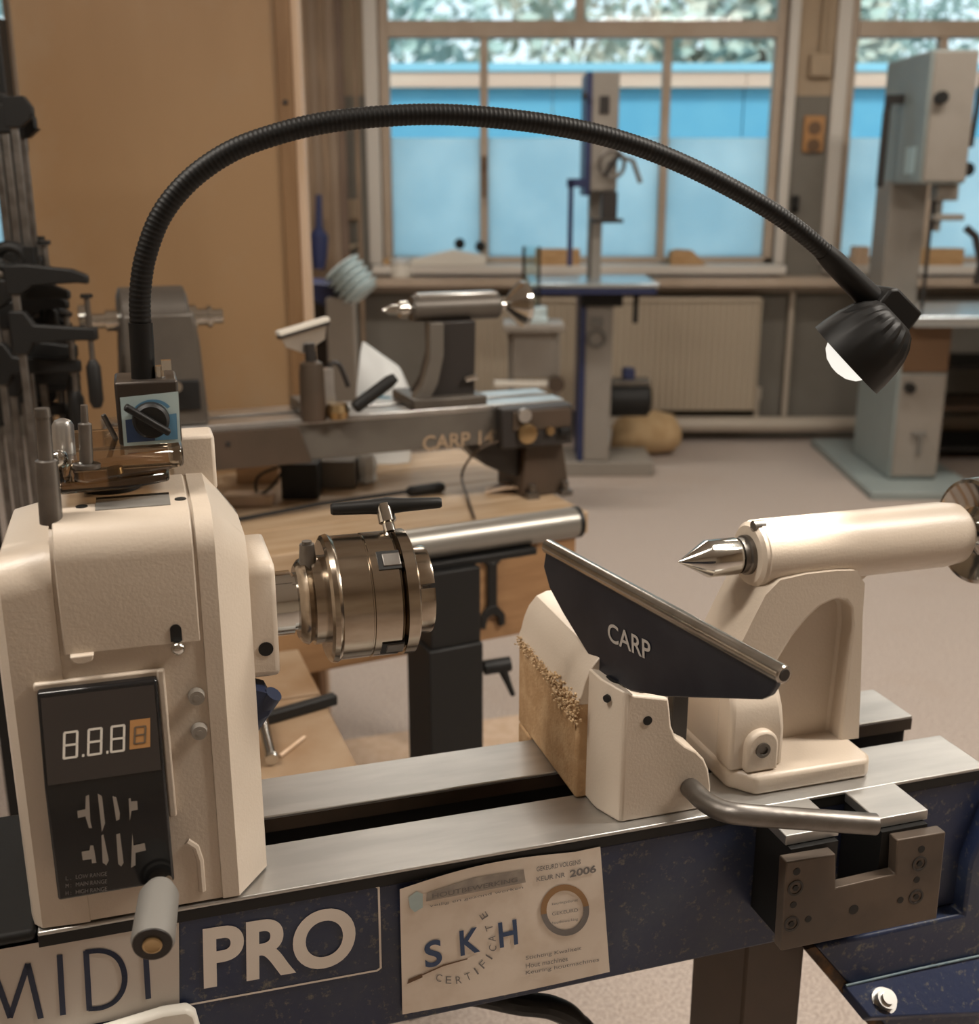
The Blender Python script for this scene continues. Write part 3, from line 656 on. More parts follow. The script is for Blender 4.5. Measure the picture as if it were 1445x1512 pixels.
cm.add([(a, s, b) for s in (-.034, .034) for a, b in outer], [(i, n+i, n+i+1, i+1) for i in range(n-1)])
TS.part('column', cm, 'cream', 40, .003)
TS.part('end_fillet', MB().prism([(.460, -.025), (.462, -.055), (.472, -.038), (.492, -.024)], 'y', -.010, .010), 'cream', None, .002)
TS.part('barrel', MB().turn((.361, 0, 0), (1, 0, 0), [(0, .018), (.0, .0295), (.003, .0318), (.205, .0318), (.223, .0295), (.2295, .024), (.2295, .015)], 56), 'cream', 28)
TS.part('barrel_lip', MB().turn((.357, 0, 0), (1, 0, 0), [(0, .0185), (.0, .027), (.003, .0305), (.006, .031)], 40), 'cream', 28)
TS.part('oil_screw', MB().cyl((.357, -.006, .029), (.368, -.006, .029), .0052, n=14), 'steel_dark')
gb = TS.part('clamp_block', MB().loft([[(u, v, w) for u, v in ((.318, -.058), (.372 + (0 if w < -.13 else -.004), -.060), (.378, -.03), (.318, -.03))] for w in (-.187, -.150, -.128)] + [[(u, v, w) for u, v, w in ((.322, -.048, -.112), (.368, -.05, -.113), (.376, -.03, -.108), (.32, -.03, -.104))]]), 'cream', 40, .004)
TS.part('screw_boss', MB().prism([(.331, -.186), (.331, -.162)] + arc(.347, -.162, .016, 180, 0, 12)[1:-1] + [(.363, -.162), (.363, -.186)], 'y', -.067, -.055), 'cream', None, .0025, parent=gb)
TS.part('cap_screw', MB().turn((.346, -.0665, -.164), (.346, -1, -.164), [(0, .0072), (.0025, .0072), (.0025, .0045), (.0008, .004)], 18), 'steel_dark', parent=gb)
TS.part('quill', MB().turn((.343, 0, 0), (1, 0, 0), [(0, .0125), (.004, .0125), (.004, .0165), (.009, .0165), (.010, .0185), (.022, .0185)], 32), 'steel_dark')
hw = TS.part('handwheel', MB().turn((.590, 0, 0), (1, 0, 0), [(0, .0145), (.016, .0145), (.017, .018), (.020, .024), (.017, .036), (.012, .048), (.013, .0515), (.018, .053), (.030, .053), (.034, .050), (.034, .030), (.038, .022), (.052, .020), (.054, .012)], 56), 'chrome', 24)
TS.part('set_screw', MB().cyl((.598, -.0142, .002), (.598, -.0152, .002), .0028, n=12), 'black', parent=hw)
TS.part('lock_plate', MB().box(.36, .43, -.018, .018, -.236, BED), 'steel_dark', None)
LC = Thing('live_center', 'polished steel cone live center in the tailstock quill', 'live center', L1, (.32, 0, 0))
LC.part('cone', MB().turn((.2865, 0, 0), (1, 0, 0), [(0, .0004), (.0275, .0165), (.029, .0172)], 40), 'chrome', 25)
LC.part('body', MB().turn((.3155, 0, 0), (1, 0, 0), [(0, .0172), (.028, .0172), (.0295, .0165), (.0295, .0125)], 40), 'chrome', 25)

# ================================================================== BANJO AND TOOL REST
BJ = Thing('lathe_banjo', 'cream cast tool rest holder with bent steel clamp handle on the bed', 'tool rest holder', L1, (.24, 0, BED))
front = [(-.2045, 'b'), ]
def bsec(v, u0, ext=0.):
    z0 = -.2055
    left_top = -.079 if v > -.07 else -.081
    S_ = [(.2435, -.0935), (.2455, -.105), (.2475, -.120), (.2525, -.132), (.262, -.141), (.273, -.148), (.281, -.157), (.286, -.168), (.289, -.184), (.290, z0)]
    return [(u0, v, z0), (u0, v, -.15), (u0 + .0005, v, left_top), (.212, v, -.086)] + [(a, v, b) for a, b in S_]
bb = BJ.part('front_block', MB().loft([bsec(-.079, .2035), bsec(-.076, .2005), bsec(-.052, .191), bsec(-.028, .1895)]), 'cream', 28, .002)
BJ.part('grub_hole', MB().cyl((.2245, -.0785, -.111), (.2245, -.0798, -.111), .0042, n=14), 'black', parent=bb)
BJ.part('grub_hole', MB().cyl((.1945, -.062, -.0935), (.1925, -.0635, -.0935), .0035, n=12), 'black', parent=bb)
BJ.part('stem_hole', MB().cyl((.222, -.058, -.0885), (.222, -.058, -.0835), .0135, n=20), 'black', parent=bb)
def asec(v, zb, dz=.004): return [(.1795, v, zb), (.1795, v, -.113), (.183, v, -.104), (.186, v, -.092), (.191, v, -.080), (.199, v, -.0705), (.210, v, -.0665), (.222, v, -.0665), (.234, v, -.0705), (.243, v, -.081), (.247, v, -.097), (.249, v, -.12), (.249, v, zb)]
def asec_top(v, k=0): return [p for p in asec(v, -.108 )][1:-1]
BJ.part('arm', MB().loft([asec_top(-.03), asec_top(.02), asec_top(.10), asec_top(.135)]), 'cream', 28, .001)
BJ.part('arm_side', MB().box(.1795, .249, -.03, .132, -.2055, -.111).box(.1795, .249, .096, .132, -.245, -.2055), 'cream_tan', None, .003, label='tan lower side of the arm')
sd = MB()
for i in range(900):
    v = random.uniform(-.035, .13); t = random.random(); s = random.uniform(.0005, .0015)*(1.2 if v < .04 else .8)
    sd.ball((.1795 + random.uniform(-.003, .004) - (.002 if t > .6 else 0), v, -.112 + random.uniform(-.012, .004)*(1.6 if v < .03 else .7)), s, 6, (1, 1.3, .8))
BJ.part('sawdust', sd, 'sawdust', None, kind='stuff', label='pale sawdust lying on the arm ledge')
BJ.part('clamp_bolt', MB().box(.262, .277, -.052, -.040, -.158, -.100).cyl((.2695, -.046, -.100), (.2695, -.046, -.094), .014, n=20), 'lathe_dark', None, .001)
BJ.part('clamp_seat', MB().box(.245, .288, -.0285, .02, -.2055, -.150), 'cream', None, .004)
hp = [L1.px(1018, 1163, 'v', -.077), L1.px(1024, 1168, 'v', -.092), L1.px(1040, 1183, 'v', -.112), L1.px(1066, 1197, 'v', -.132), L1.px(1100, 1203, 'v', -.146), L1.px(1180, 1209, 'v', -.160), L1.px(1292, 1217, 'v', -.172)]
BJ.part('clamp_handle', MB().tube(spline(hp, 8), .0092, 18), 'steel_dark', 40, label='bent round steel clamp handle')
BJ.part('clamp_plate', MB().box(.20, .27, -.018, .018, -.238, -.2055), 'steel_dark', None)
# tool rest
ra, rb = L1.px(808, 806, 'w', .004), L1.px(1158, 997, 'w', .004); rd = (rb-ra).normalized()
rn = rd.cross(Vector((0, 0, 1))); rn = rn if rn.dot(Vector((-.17, -.88, .33)) - ra) > 0 else -rn
def rest_px(x, y):
    d = ray(x, y); dl = Vector((d.dot(L1.u), d.dot(L1.v), d.z)); c = Vector((0, 0, CAMH)) - L1.o; c = Vector((c.dot(L1.u), c.dot(L1.v), c.z))
    P = c + dl*((ra - c).dot(rn)/dl.dot(rn)) - ra
    return P.dot(rd), P.z
TR = Thing('tool_rest', 'black steel tool rest with round rod along its top edge', 'tool rest', L1, (.222, -.05, -.085))
def rp_(s, z, o=0.): return ra + rd*s + Vector((0, 0, z)) + rn*o
LR = (rb-ra).length
pl = [(.003, 0)] + [rest_px(x, y) for x, y in ((806, 836), (815, 868), (835, 905), (870, 962), (890, 992), (935, 1019), (985, 1028), (1128, 1032), (1140, 1026), (1148, 1014))] + [(LR-.004, 0)]
TR.part('plate', MB().loft([[rp_(s, z, .003) for s, z in pl], [rp_(s, z, -.003) for s, z in pl]]), 'rest_blue_black', None, .0012)
TR.part('rod', MB().turn(ra, rb, [(0, .004), (0, .006), (.004, .0068), (.996, .0068), (1, .006), (1, .0042)], 24, True), 'rod_steel', 30, label='round steel rod')
TR.part('rod_end', MB().turn(rb - rd*.001, rb + rd, [(0, .0046), (.0015, .0044)], 16), 'lathe_dark')
c00, c10, c01 = rest_px(903, 945), rest_px(966, 976), rest_px(902, 917)
tx = MB(); text(tx, 'CARP', rp_(*c00, .0037), rp_(*c10, .0037), rp_(*c01, .0037), .012)
TR.part('lettering', tx, 'icon_grey', None, label='CARP in grey letters')
sv = (-.05 - ra.y)/rd.y
TR.part('stem', MB().cyl(tuple(rp_(sv, -.17)), tuple(rp_(sv, rest_px(890, 992)[1] + .002)), .0085, n=20), 'black')

# ================================================================== LAMP
GL = Thing('gooseneck_lamp', 'black gooseneck work lamp on a magnetic base above the lathe', 'lamp', L1, (-.16, 0, .142))
mbx = GL.part('magnet_base', MB().box(-.1835, -.1385, -.017, .030, .1425, .190), 'magnet_body', None, .002)
def mf(x, y, o=.0): return L1.px(x, y, 'v', -.0172 - o)
fq = [mf(177, 587), mf(263, 578), mf(267, 653), mf(183, 659)]
GL.part('label_plate', MB().add(fq, [(0, 1, 2, 3)]), 'magnet_pale', None, parent=mbx)
def lerpq(a, b):  # a across, b down in the label
    return (fq[0]*(1-a) + fq[1]*a)*(1-b) + (fq[3]*(1-a) + fq[2]*a)*b - Vector((0, .0004, 0))
GL.part('label_field', MB().add([lerpq(.06, .46), lerpq(.55, .44), lerpq(.55, .93), lerpq(.06, .93)], [(0,1,2,3)]), 'magnet_blue', None, parent=mbx)
GL.part('label_field', MB().add([lerpq(.55, .44), lerpq(.95, .42), lerpq(.95, .93), lerpq(.55, .93)], [(0,1,2,3)]), 'magnet_lightblue', None, parent=mbx)
ar = MB(); pts = []
for i in range(13):
    a = R(165 - 135*i/12)
    for r in (.30, .36): pts.append(lerpq(.52 + r*math.cos(a)*1.05, .46 - r*math.sin(a)*1.0) - Vector((0, .0003, 0)))
ar.add(pts, [(2*i, 2*i+1, 2*i+3, 2*i+2) for i in range(12)])
GL.part('label_arc', ar, 'magnet_lightblue', None, parent=mbx)
kc = lerpq(.50, .50); kn = GL.part('magnet_knob', MB().turn(kc, kc+Vector((0, -1, 0)), [(0, .0135), (.006, .0130), (.008, .011)], 28), 'black', parent=mbx)
GL.part('knob_grip', MB().bar(kc+Vector((-.0175, -.009, .0125)), kc+Vector((.0125, -.009, -.009)), .005, .009, (0, -1, 0)), 'black', None, .0015, parent=mbx)
npx = [(212, 566), (210, 520), (207, 470), (207, 430), (215, 378), (238, 318), (280, 266), (338, 225), (402, 200), (475, 182), (560, 172), (650, 169), (750, 176), (850, 191), (930, 212), (1005, 241), (1080, 278), (1150, 319), (1212, 368), (1268, 424)]
cpts = spline([L1.px(x, y, 'v', 0.) for x, y in npx], 8)
# resample evenly and rib
Ls = [0.]
for a, b in zip(cpts, cpts[1:]): Ls.append(Ls[-1] + (b-a).length)
def at(l):
    import bisect
    i = min(max(bisect.bisect_right(Ls, l) - 1, 0), len(cpts)-2); return cpts[i].lerp(cpts[i+1], (l-Ls[i])/max(Ls[i+1]-Ls[i], 1e-9))
tot = Ls[-1]; sl0 = .045
GL.part('neck_sleeve', MB().tube([at(l) for l in (0, .015, .03, sl0)], .0088, 18), 'lamp_black')
nr = int((tot - sl0)/.0012); NP = [at(sl0 + (tot-sl0)*i/nr) for i in range(nr+1)]
GL.part('gooseneck', MB().tube(NP, .008, 14, [.0080 if i % 3 else .0075 for i in range(nr+1)]), 'lamp_black', 60)
GL.part('base_clip', MB().cyl((-.151, -.004, .19), (-.151, -.004, .199), .004).box(-.149, -.142, -.008, .0, .196, .203), 'chrome', None)
# head
pe = at(tot); aL = Vector((-.62, .34, -.71)).normalized(); rc = Vector((.4412, -.004, .1765))
je = Vector((.4775, 0, .2165))
hc0, hc1 = L1.px(1290, 432, 'v', 0), L1.px(1322, 492, 'v', 0)
c_ = (hc0+hc1)/2; dn_ = (pe - at(tot-.02)).normalized(); g_ = dn_.cross(Vector((0, 1, 0))).normalized()
hb = MB(); cc = [c_ + dn_*a + g_*b for a, b in ((-.022, -.018), (.017, -.018), (.021, -.014), (.021, .018), (-.016, .018), (-.022, .012))]
hb.loft([[p + Vector((0, -.018, 0)) for p in cc], [p + Vector((0, .018, 0)) for p in cc]])
GL.part('neck_end', MB().turn(at(tot-.05), c_, [(0, .0085), (.15, .0100), (.75, .0115), (1, .0115)], 20, True), 'lamp_black')
GL.part('head_joint', hb, 'lamp_black', None, .003)
e1 = aL.cross(Vector((0, 1, 0))).normalized(); e2 = aL.cross(e1); NF = 48; rgs = []
for t, r, fin in ((.056, .016, 0), (.053, .023, .08), (.045, .030, .08), (.036, .0345, .05), (.024, .0378, .02), (.010, .0398, 0), (0, .0405, 0), (0, .0385, 0), (.010, .034, 0), (.012, .020, 0)):
    rgs.append([rc - aL*t + (e1*math.cos(2*math.pi*k/NF) + e2*math.sin(2*math.pi*k/NF))*r*(1 - (fin*1.3 if k % 3 == 0 else 0)) for k in range(NF)])
GL.part('shade', MB().loft(rgs), 'lamp_black', 35)
GL.part('bulb', MB().turn(rc - aL*.011, rc + aL, [(0, .024), (.010, .024), (.017, .020), (.022, .0125), (.024, .004)], 32), 'bulb', 60, label='glowing white bulb lens')
ld = bpy.data.lights.new('lamp_beam', 'SPOT'); ld.energy = 4.5; ld.spot_size = R(125); ld.spot_blend = .6; ld.shadow_soft_size = .024; ld.color = (1, .93, .82)
lo = bpy.data.objects.new('lamp_beam', ld); COL.objects.link(lo); lo.location = L1.W(rc + aL*.03)
dw = L1.u*aL.x + L1.v*aL.y + Vector((0, 0, aL.z)); lo.rotation_euler = dw.to_track_quat('-Z', 'Y').to_euler()

# ================================================================== ACRYLIC TOOL TRAY
AT = Thing('acrylic_tool_holder', 'clear acrylic block holding bits on top of the headstock', 'tool holder', L1, (-.18, 0, .1185))
AT.part('upper_plate', MB().prism([(-.2235, .062), (-.2235, -.042), (-.208, -.056), (-.148, -.030), (-.1385, -.022), (-.1385, .062)], 'z', .1250, .1412), 'acrylic', None, .003)
AT.part('lower_plate', MB().prism([(-.231, -.02), (-.231, -.048), (-.176, -.044), (-.150, -.03), (-.150, .03), (-.231, .03)], 'z', .1165, .1245), 'acrylic', None, .002)
AT.part('suction_foot', MB().turn((-.193, .002, .1072), (-.193, .002, 1), [(0, .022), (.003, .0222), (.008, .014), (.0092, .014)], 32), 'black')
def pin(name, label, cat, pb, ptop, r, m, prof=None, group=None):
    a, b = L1.px(*pb), L1.px(*ptop)
    return single(name, label, cat, MB().turn(a, b, prof or [(0, r), (.97, r), (1, r*.8)], 20, True), m, L1, a, group=group)
V0 = -.05
pin('drive_punch', 'long grey tapered steel punch standing upright through the acrylic block', 'punch', (76, 772, 'v', -.068), (62, 603, 'v', -.068), .0065, 'steel_dark', [(0, .0078), (.55, .0074), (.56, .0050), (.93, .0048), (.93, .0056), (1, .0050)])
pin('steel_pin', 'shiny round-headed steel pin standing in the acrylic block', 'pin', (96, 684, 'v', V0+.03), (92, 618, 'v', V0+.03), .0075, 'steel_bright', [(0, .0045), (.18, .0045), (.2, .0078), (.85, .0076), (.95, .0058), (1, .002)])
pin('drill_bit', 'dark stepped drill bit standing upright in the acrylic block', 'drill bit', (128, 690, 'v', V0), (124, 598, 'v', V0), .0045, 'steel_dark', [(0, .0095), (.06, .0095), (.07, .0046), (.70, .0046), (.72, .0026), (1, .0024)])
single('round_nut', 'shiny small steel ball lying beside the pin on the acrylic block', 'ball', MB().ball(L1.px(87, 677, 'v', -.045), .0062, 14), 'chrome', L1, L1.px(87, 683, 'v', -.045))
pin('scriber', 'thin dark scriber leaning beside the magnetic lamp base', 'scriber', (172, 650, 'v', .02), (152, 612, 'v', .02), .002, 'steel_dark')
pin('brass_stub', 'short brass stub standing behind the drill bit on the acrylic block', 'stub', (166, 657, 'v', .03), (166, 647, 'v', .03), .006, 'brass')

# ================================================================== BENCH AND SECOND LATHE
BT = .82
BN = Frame((.196, 2.173, 0), R(26))
BE = Thing('workbench', 'light wooden workbench carrying the grey lathe', 'workbench', BN, (-.42, .3, 0))
for i in range(4): BE.part('top_board', MB().box(-.86, 0, .155*i, .155*i+.153, BT-.045, BT), 'bench_wood', None, .002)
BE.part('apron', MB().box(-.84, -.02, .012, .04, .58, BT-.045), 'bench_apron', None, .002)
BE.part('rear_apron', MB().box(-.84, -.02, .58, .605, .62, BT-.045), 'bench_apron', None, .002)
BE.part('end_apron', MB().box(-.045, -.02, .04, .58, .62, BT-.045), 'bench_apron', None, .002)
for a in (-.83, -.09):
    for b in (.045, .51): BE.part('leg', MB().box(a, a+.07, b, b+.07, 0, BT-.045), 'bench_apron', None, .003)
L2 = Frame((-.195, 2.17, 1.02), R(21.5)); BZ = BT - 1.02
GLA = Thing('grey_lathe', 'dark grey wood lathe standing on the workbench', 'lathe', L2, (0, .07, BZ))
for a, b in ((0, .058), (.085, .143)): GLA.part('rail', MB().box(-.52, .375, a, b, -.012, 0), 'steel_bright', None, .0015)
GLA.part('bed_beam', MB().box(-.52, .36, .002, .014, -.08, -.012).box(-.52, .36, .129, .141, -.08, -.012).box(-.52, .36, .014, .129, -.08, -.07), 'lathe_grey_light', None, .002)
GLA.part('bed_side_panel', MB().prism([(-.525, -.012), (-.178, -.012), (-.155, -.084), (-.525, -.084)], 'y', -.006, .002), 'lathe_brown', None, .001)
for x in (-.40, -.31): GLA.part('screw', MB().cyl((x, -.006, -.035), (x, -.008, -.035), .005, n=10), 'lathe_dark')
tx = MB(); text(tx, 'CARP 142', L2.px(624, 666, 'v', -.0005), L2.px(742, 654, 'v', -.0005), L2.px(624, 644, 'v', -.0005), .015)
GLA.part('lettering', tx, 'sand_print', None, label='CARP 142 in sand-coloured letters')
# headstock
hp_ = [(-.49, 0), (-.482, .09), (-.478, .25)] + [(-.36, .25), (-.352, .2), (-.343, .06), (-.338, 0)]
GLA.part('headstock', MB().loft([[(u, v, w) for u, w in ((-.49, 0), (-.338, 0), (-.345, .15), (-.352, .205), (-.475, .205), (-.482, .1))] for v in (.01, .135)]), 'lathe_grey', None, .006)
GLA.part('headstock_window', MB().box(-.40, -.352, .004, .012, .03, .085), 'black', None, .003)
GLA.part('motor_housing', MB().turn((-.478, .07, .19), (1, .07, .19), [(0, .045), (.005, .058), (.115, .058), (.12, .045)], 32), 'lathe_grey', 30)
sp_ = GLA.part('spindle', MB().turn((-.545, .07, .19), (1, .07, .19), [(0, .030), (.012, .031), (.016, .022), (.02, .014), (.045, .014), (.045, .02), (.07, .02)], 28), 'chrome')
GLA.part('spindle_nose', MB().turn((-.36, .07, .19), (1, .07, .19), [(0, .024), (.018, .024), (.018, .016), (.038, .016), (.038, .021), (.046, .021), (.046, .014), (.066, .014)], 28), 'chrome')
GLA.part('latch_knob', MB().cyl((-.395, -.004, .075), (-.395, -.02, .078), .010, n=14), 'chrome')
# control box, feet
cb = GLA.part('control_box', MB().box(.222, .378, -.035, .002, -.086, -.004), 'lathe_dark', None, .004)
GLA.part('control_face', MB().box(.245, .372, -.038, -.034, -.05, -.01), 'lathe_brown', None, .002, parent=cb)
GLA.part('dial', MB().cyl((.268, -.036, -.018), (.268, -.046, -.018), .014, n=20), 'steel_bright', parent=cb)
GLA.part('dial', MB().turn((.275, -.036, -.056), (.275, -1, -.056), [(0, .021), (.008, .020), (.010, .014)], 24), 'brass', parent=cb)
GLA.part('button', MB().cyl((.325, -.036, -.054), (.325, -.044, -.054), .009, n=16), 'brass', parent=cb)
GLA.part('switch', MB().box(.345, .37, -.046, -.034, -.065, -.05), 'black', None, .002, parent=cb)
GLA.part('foot', MB().loft([[(u, v, w) for u, v in ((a, .0), (b, .0), (b, .14), (a, .14))] for w, a, b in ((BZ, .283, .392), (BZ+.02, .283, .388), (-.081, .288, .372))]), 'lathe_brown', None, .004)
GLA.part('foot_web', MB().prism([(.283, -.081), (.283, BZ+.04), (.25, BZ+.05), (.21, -.13), (.165, -.081)], 'y', .02, .12), 'lathe_dark', None, .003)
GLA.part('foot', MB().loft([[(u, v, w) for u, v in ((a, .0), (b, .0), (b, .14), (a, .14))] for w, a, b in ((BZ, -.49, -.38), (-.081, -.48, -.39))]), 'lathe_dark', None, .004)
for x in (.30, .375): GLA.part('foot_bolt', MB().cyl((x, -.012, BZ+.012), (x, -.012, BZ+.03), .007, n=10).box(x-.012, x+.012, -.022, .0, BZ, BZ+.012), 'steel_dark')
# tailstock of the grey lathe
T2 = Thing('tailstock', 'grey tailstock with bare steel barrel on the grey lathe', 'tailstock', L2, (.12, .07, 0))
T2.part('foot', MB().box(.05, .205, .0, .142, 0, .02), 'lathe_grey', None, .003)
c0 = [(.062, .018), (.090, .055), (.108, .10), (.112, .165)]; c1 = [(.19, .018), (.192, .06), (.193, .165)]
T2.part('column', MB().prism([(.075, .018), (.098, .05), (.112, .10), (.112, .165), (.193, .165), (.19, .018)], 'y', .03, .11), 'lathe_dark', 35, .003)
T2.part('curved_rib', MB().prism([(.052, .012), (.078, .045), (.092, .095), (.094, .165), (.122, .165), (.121, .10), (.108, .045), (.082, -.0) ], 'y', .018, .045), 'lathe_grey_light', 35, .002)
T2.part('barrel', MB().turn((.072, .07, .188), (1, .07, .188), [(0, .02), (.0, .024), (.003, .026), (.18, .026), (.185, .022)], 32), 'lathe_grey', 30)
T2.part('barrel_top', MB().box(.082, .25, .055, .085, .205, .218), 'steel_bright', None, .004)
T2.part('center', MB().turn((.012, .07, .188), (1, .07, .188), [(0, .001), (.018, .009), (.035, .010), (.035, .016), (.05, .016), (.05, .011), (.062, .011)], 24), 'chrome')
T2.part('handwheel', MB().turn((.258, .07, .188), (1, .07, .188), [(0, .010), (.012, .010), (.016, .014), (.03, .030), (.046, .046), (.056, .047), (.06, .04), (.05, .02), (.07, .012), (.07, .004)], 36), 'chrome', 25)
T2.part('lock_handle', MB().cyl((.165, .02, .05), (.19, .02, .055), .006, n=10), 'chrome')
# tool rest holder of the grey lathe
B2 = Thing('lathe_banjo', 'dark tool rest holder with black clamp lever on the grey lathe', 'tool rest holder', L2, (-.14, .03, 0))
B2.part('foot', MB().box(-.165, -.095, .0, .13, 0, .022), 'lathe_grey', None, .003)
B2.part('post', MB().turn((-.146, .005, -.005), (-.146, .005, 1), [(0, .024), (.09, .0235), (.108, .021), (.112, .014)], 28), 'lathe_brown')
B2.part('collar', MB().turn((-.102, -.01, -.002), (-.102, -.01, 1), [(0, .018), (.014, .022), (.028, .018)], 24), 'brass')
B2.part('clamp_rod', MB().cyl((-.108, .01, .02), (-.122, .01, .09), .010, n=14).box(-.125, -.105, .0, .02, .02, .09), 'steel_bright', 30)
B2.part('lever_grip', MB().turn((-.075, -.025, .018), (.008, -.025, .072), [(0, .009), (.05, .0125), (.85, .0125), (1, .009)], 20, True), 'black')
B2.part('hook', MB().tube(spline([(-.115, .03, .08), (-.10, .03, .097), (-.085, .03, .09), (-.07, .03, .05)], 6), .005, 8), 'lathe_dark')
R2 = Thing('tool_rest', 'short tool rest with bright edge on the grey lathe', 'tool rest', L2, (-.155, 0, .11))
a, b = L2.px(412, 499, 'v', -.01), L2.px(482, 477, 'v', .02)
R2.part('blade', MB().loft([[a + Vector((0, 0, .006)), b + Vector((0, 0, .006)), b + Vector((-.004, 0, -.03)), (a+b)/2 + Vector((.0, 0, -.043)), a + Vector((.012, 0, -.018))], [p + Vector((.003, .012, 0)) for p in (a + Vector((0, 0, .006)), b + Vector((0, 0, .006)), b + Vector((-.004, 0, -.03)), (a+b)/2 + Vector((.0, 0, -.043)), a + Vector((.012, 0, -.018)))]]), 'steel_bright', None, .001)
R2.part('edge', MB().bar(a + Vector((-.002, 0, .008)), b + Vector((.002, 0, .008)), .018, .008), 'white_plastic', None, .001)
R2.part('under_edge', MB().bar(a + Vector((-.002, -.003, .001)), b + Vector((.002, -.003, .001)), .012, .006), 'lathe_dark', None)
R2.part('stem', MB().cyl((-.146, .005, .09), (-.148, .005, .14), .010, n=14), 'lathe_dark')
# ---- things on the bench
def onz(x, y, z): return WORLD.px(x, y, 'w', z)
def ony(x, y, Y): d = ray(x, y); return Vector((0, 0, CAMH)) + d*(Y/d.y)
p, q, r_ = onz(345, 768, BT+.006), onz(600, 726, BT+.012), onz(655, 719, BT+.012)
sd_ = Thing('screwdriver', 'long thin black bar with thick black grip lying on the bench', 'screwdriver', WORLD, p)
sd_.part('shank', MB().tube([p, p.lerp(q, .5) + Vector((0, 0, .004)), q], .0042, 10), 'black')
sd_.part('grip', MB().turn(q, r_, [(0, .006), (.1, .011), (.9, .012), (1, .008)], 16, True), 'black')
p = onz(435, 742, BT)
bx_ = Thing('dark_box', 'dark metal box with a looped cord on the bench under the grey lathe', 'box', WORLD, p)
bx_.part('body', MB().box(p.x-.03, p.x+.045, p.y+.02, p.y+.09, BT, BT+.075), 'black', None, .003)
bx_.part('cord', MB().tube(spline([(p.x-.025, p.y+.018, BT+.06), (p.x-.05, p.y-.01, BT+.03), (p.x-.075, p.y, BT+.02), (p.x-.075, p.y+.02, BT+.05), (p.x-.02, p.y+.02, BT+.075)], 6), .003, 8), 'black')
p = onz(490, 722, BT)
single('steel_block', 'grey steel block on the bench under the grey lathe', 'block', MB().box(p.x-.03, p.x+.05, p.y, p.y+.06, BT, BT+.06), 'lathe_grey_light', WORLD, p, None, .003)
p = onz(540, 718, BT)
single('paper_cup', 'crumpled white paper wad on the bench beside the steel block', 'paper', MB().loft([[(p.x+rr*math.cos(k*.7854), p.y+.03+rr*math.sin(k*.7854), BT+z+.004*math.sin(k*3+z*90)) for k in range(8)] for z, rr in ((.005, .022), (.02, .019), (.04, .023), (.062, .018))]), 'bag_white', WORLD, p, 20)
for i, (x0, y0, w, hh, m, lab) in enumerate(((365, 748, .10, .022, 'pale_wood', 'pale flat timber offcut lying on the bench behind the headstock'), (380, 715, .09, .05, 'bench_apron', 'brown upright timber offcut on the bench beside the dark box'))):
    p = onz(x0, y0, BT)
    single('timber_offcut', lab, 'offcut', MB().box(p.x-w/2, p.x+w/2, p.y, p.y+.045, BT, BT+hh), m, WORLD, p, None, .002, 'timber offcuts on the bench')
p = ony(568, 600, 2.62); pb_ = Thing('paper_bag', 'white plastic bag with blue print behind the grey lathe', 'bag', WORLD, (p.x, 2.60, BT))
def rg(z, w, d, sh=0, t=0): return [(p.x + sh + w*a + t*w*a, 2.60 + d*b, z + t*a*w) for a, b in ((-1, -.6), (-.5, -1), (.5, -1), (1, -.6), (1, .6), (.5, 1), (-.5, 1), (-1, .6))]
pb_.part('body', MB().loft([rg(BT, .058, .04), rg(BT+.08, .066, .05), rg(BT+.17, .066, .045, 0, -.1), rg(BT+.235, .070, .02, -.004, -.35), rg(BT+.25, .070, .006, -.004, -.42)]), 'bag_white', 50, .003)
pb_.part('print', MB().add([(p.x-.045, 2.5485, BT+.10), (p.x+.02, 2.5485, BT+.09), (p.x+.022, 2.5515, BT+.16), (p.x-.045, 2.5515, BT+.17)], [(0, 1, 2, 3)]), 'bag_blue', None)
single('power_cable', 'thin brown power cable hanging from the control box to the bench', 'cable', MB().tube(spline([L2.W((.225, -.02, -.07)), L2.W((.17, -.03, -.085)), onz(682, 700, BT+.03), onz(690, 735, BT+.006), onz(700, 765, BT+.004)], 6), .0028, 8), 'lathe_brown', WORLD, onz(700, 765, BT))
p = onz(758, 727, BT)
single('dust_pan', 'pale curved scrap of veneer lying by the grey lathe foot', 'veneer', MB().loft([[(p.x-.06+.12*i/6, p.y-.02, BT+.004+.012*math.sin(math.pi*i/6)) for i in range(7)] + [(p.x-.06+.12*i/6, p.y-.02, BT+.001+.012*math.sin(math.pi*i/6)) for i in range(6, -1, -1)], [(p.x-.06+.12*i/6, p.y+.03, BT+.004+.012*math.sin(math.pi*i/6)) for i in range(7)] + [(p.x-.06+.12*i/6, p.y+.03, BT+.001+.012*math.sin(math.pi*i/6)) for i in range(6, -1, -1)]]), 'pale_wood', WORLD, p)
# ---- tube stand in front of the bench
ty = 1.80
ta, tb = ony(588, 806, ty), ony(655, 799, ty)
td = Vector((math.cos(R(26)), math.sin(R(26)), 0)); zc = tb.z
te = tb + td*.0
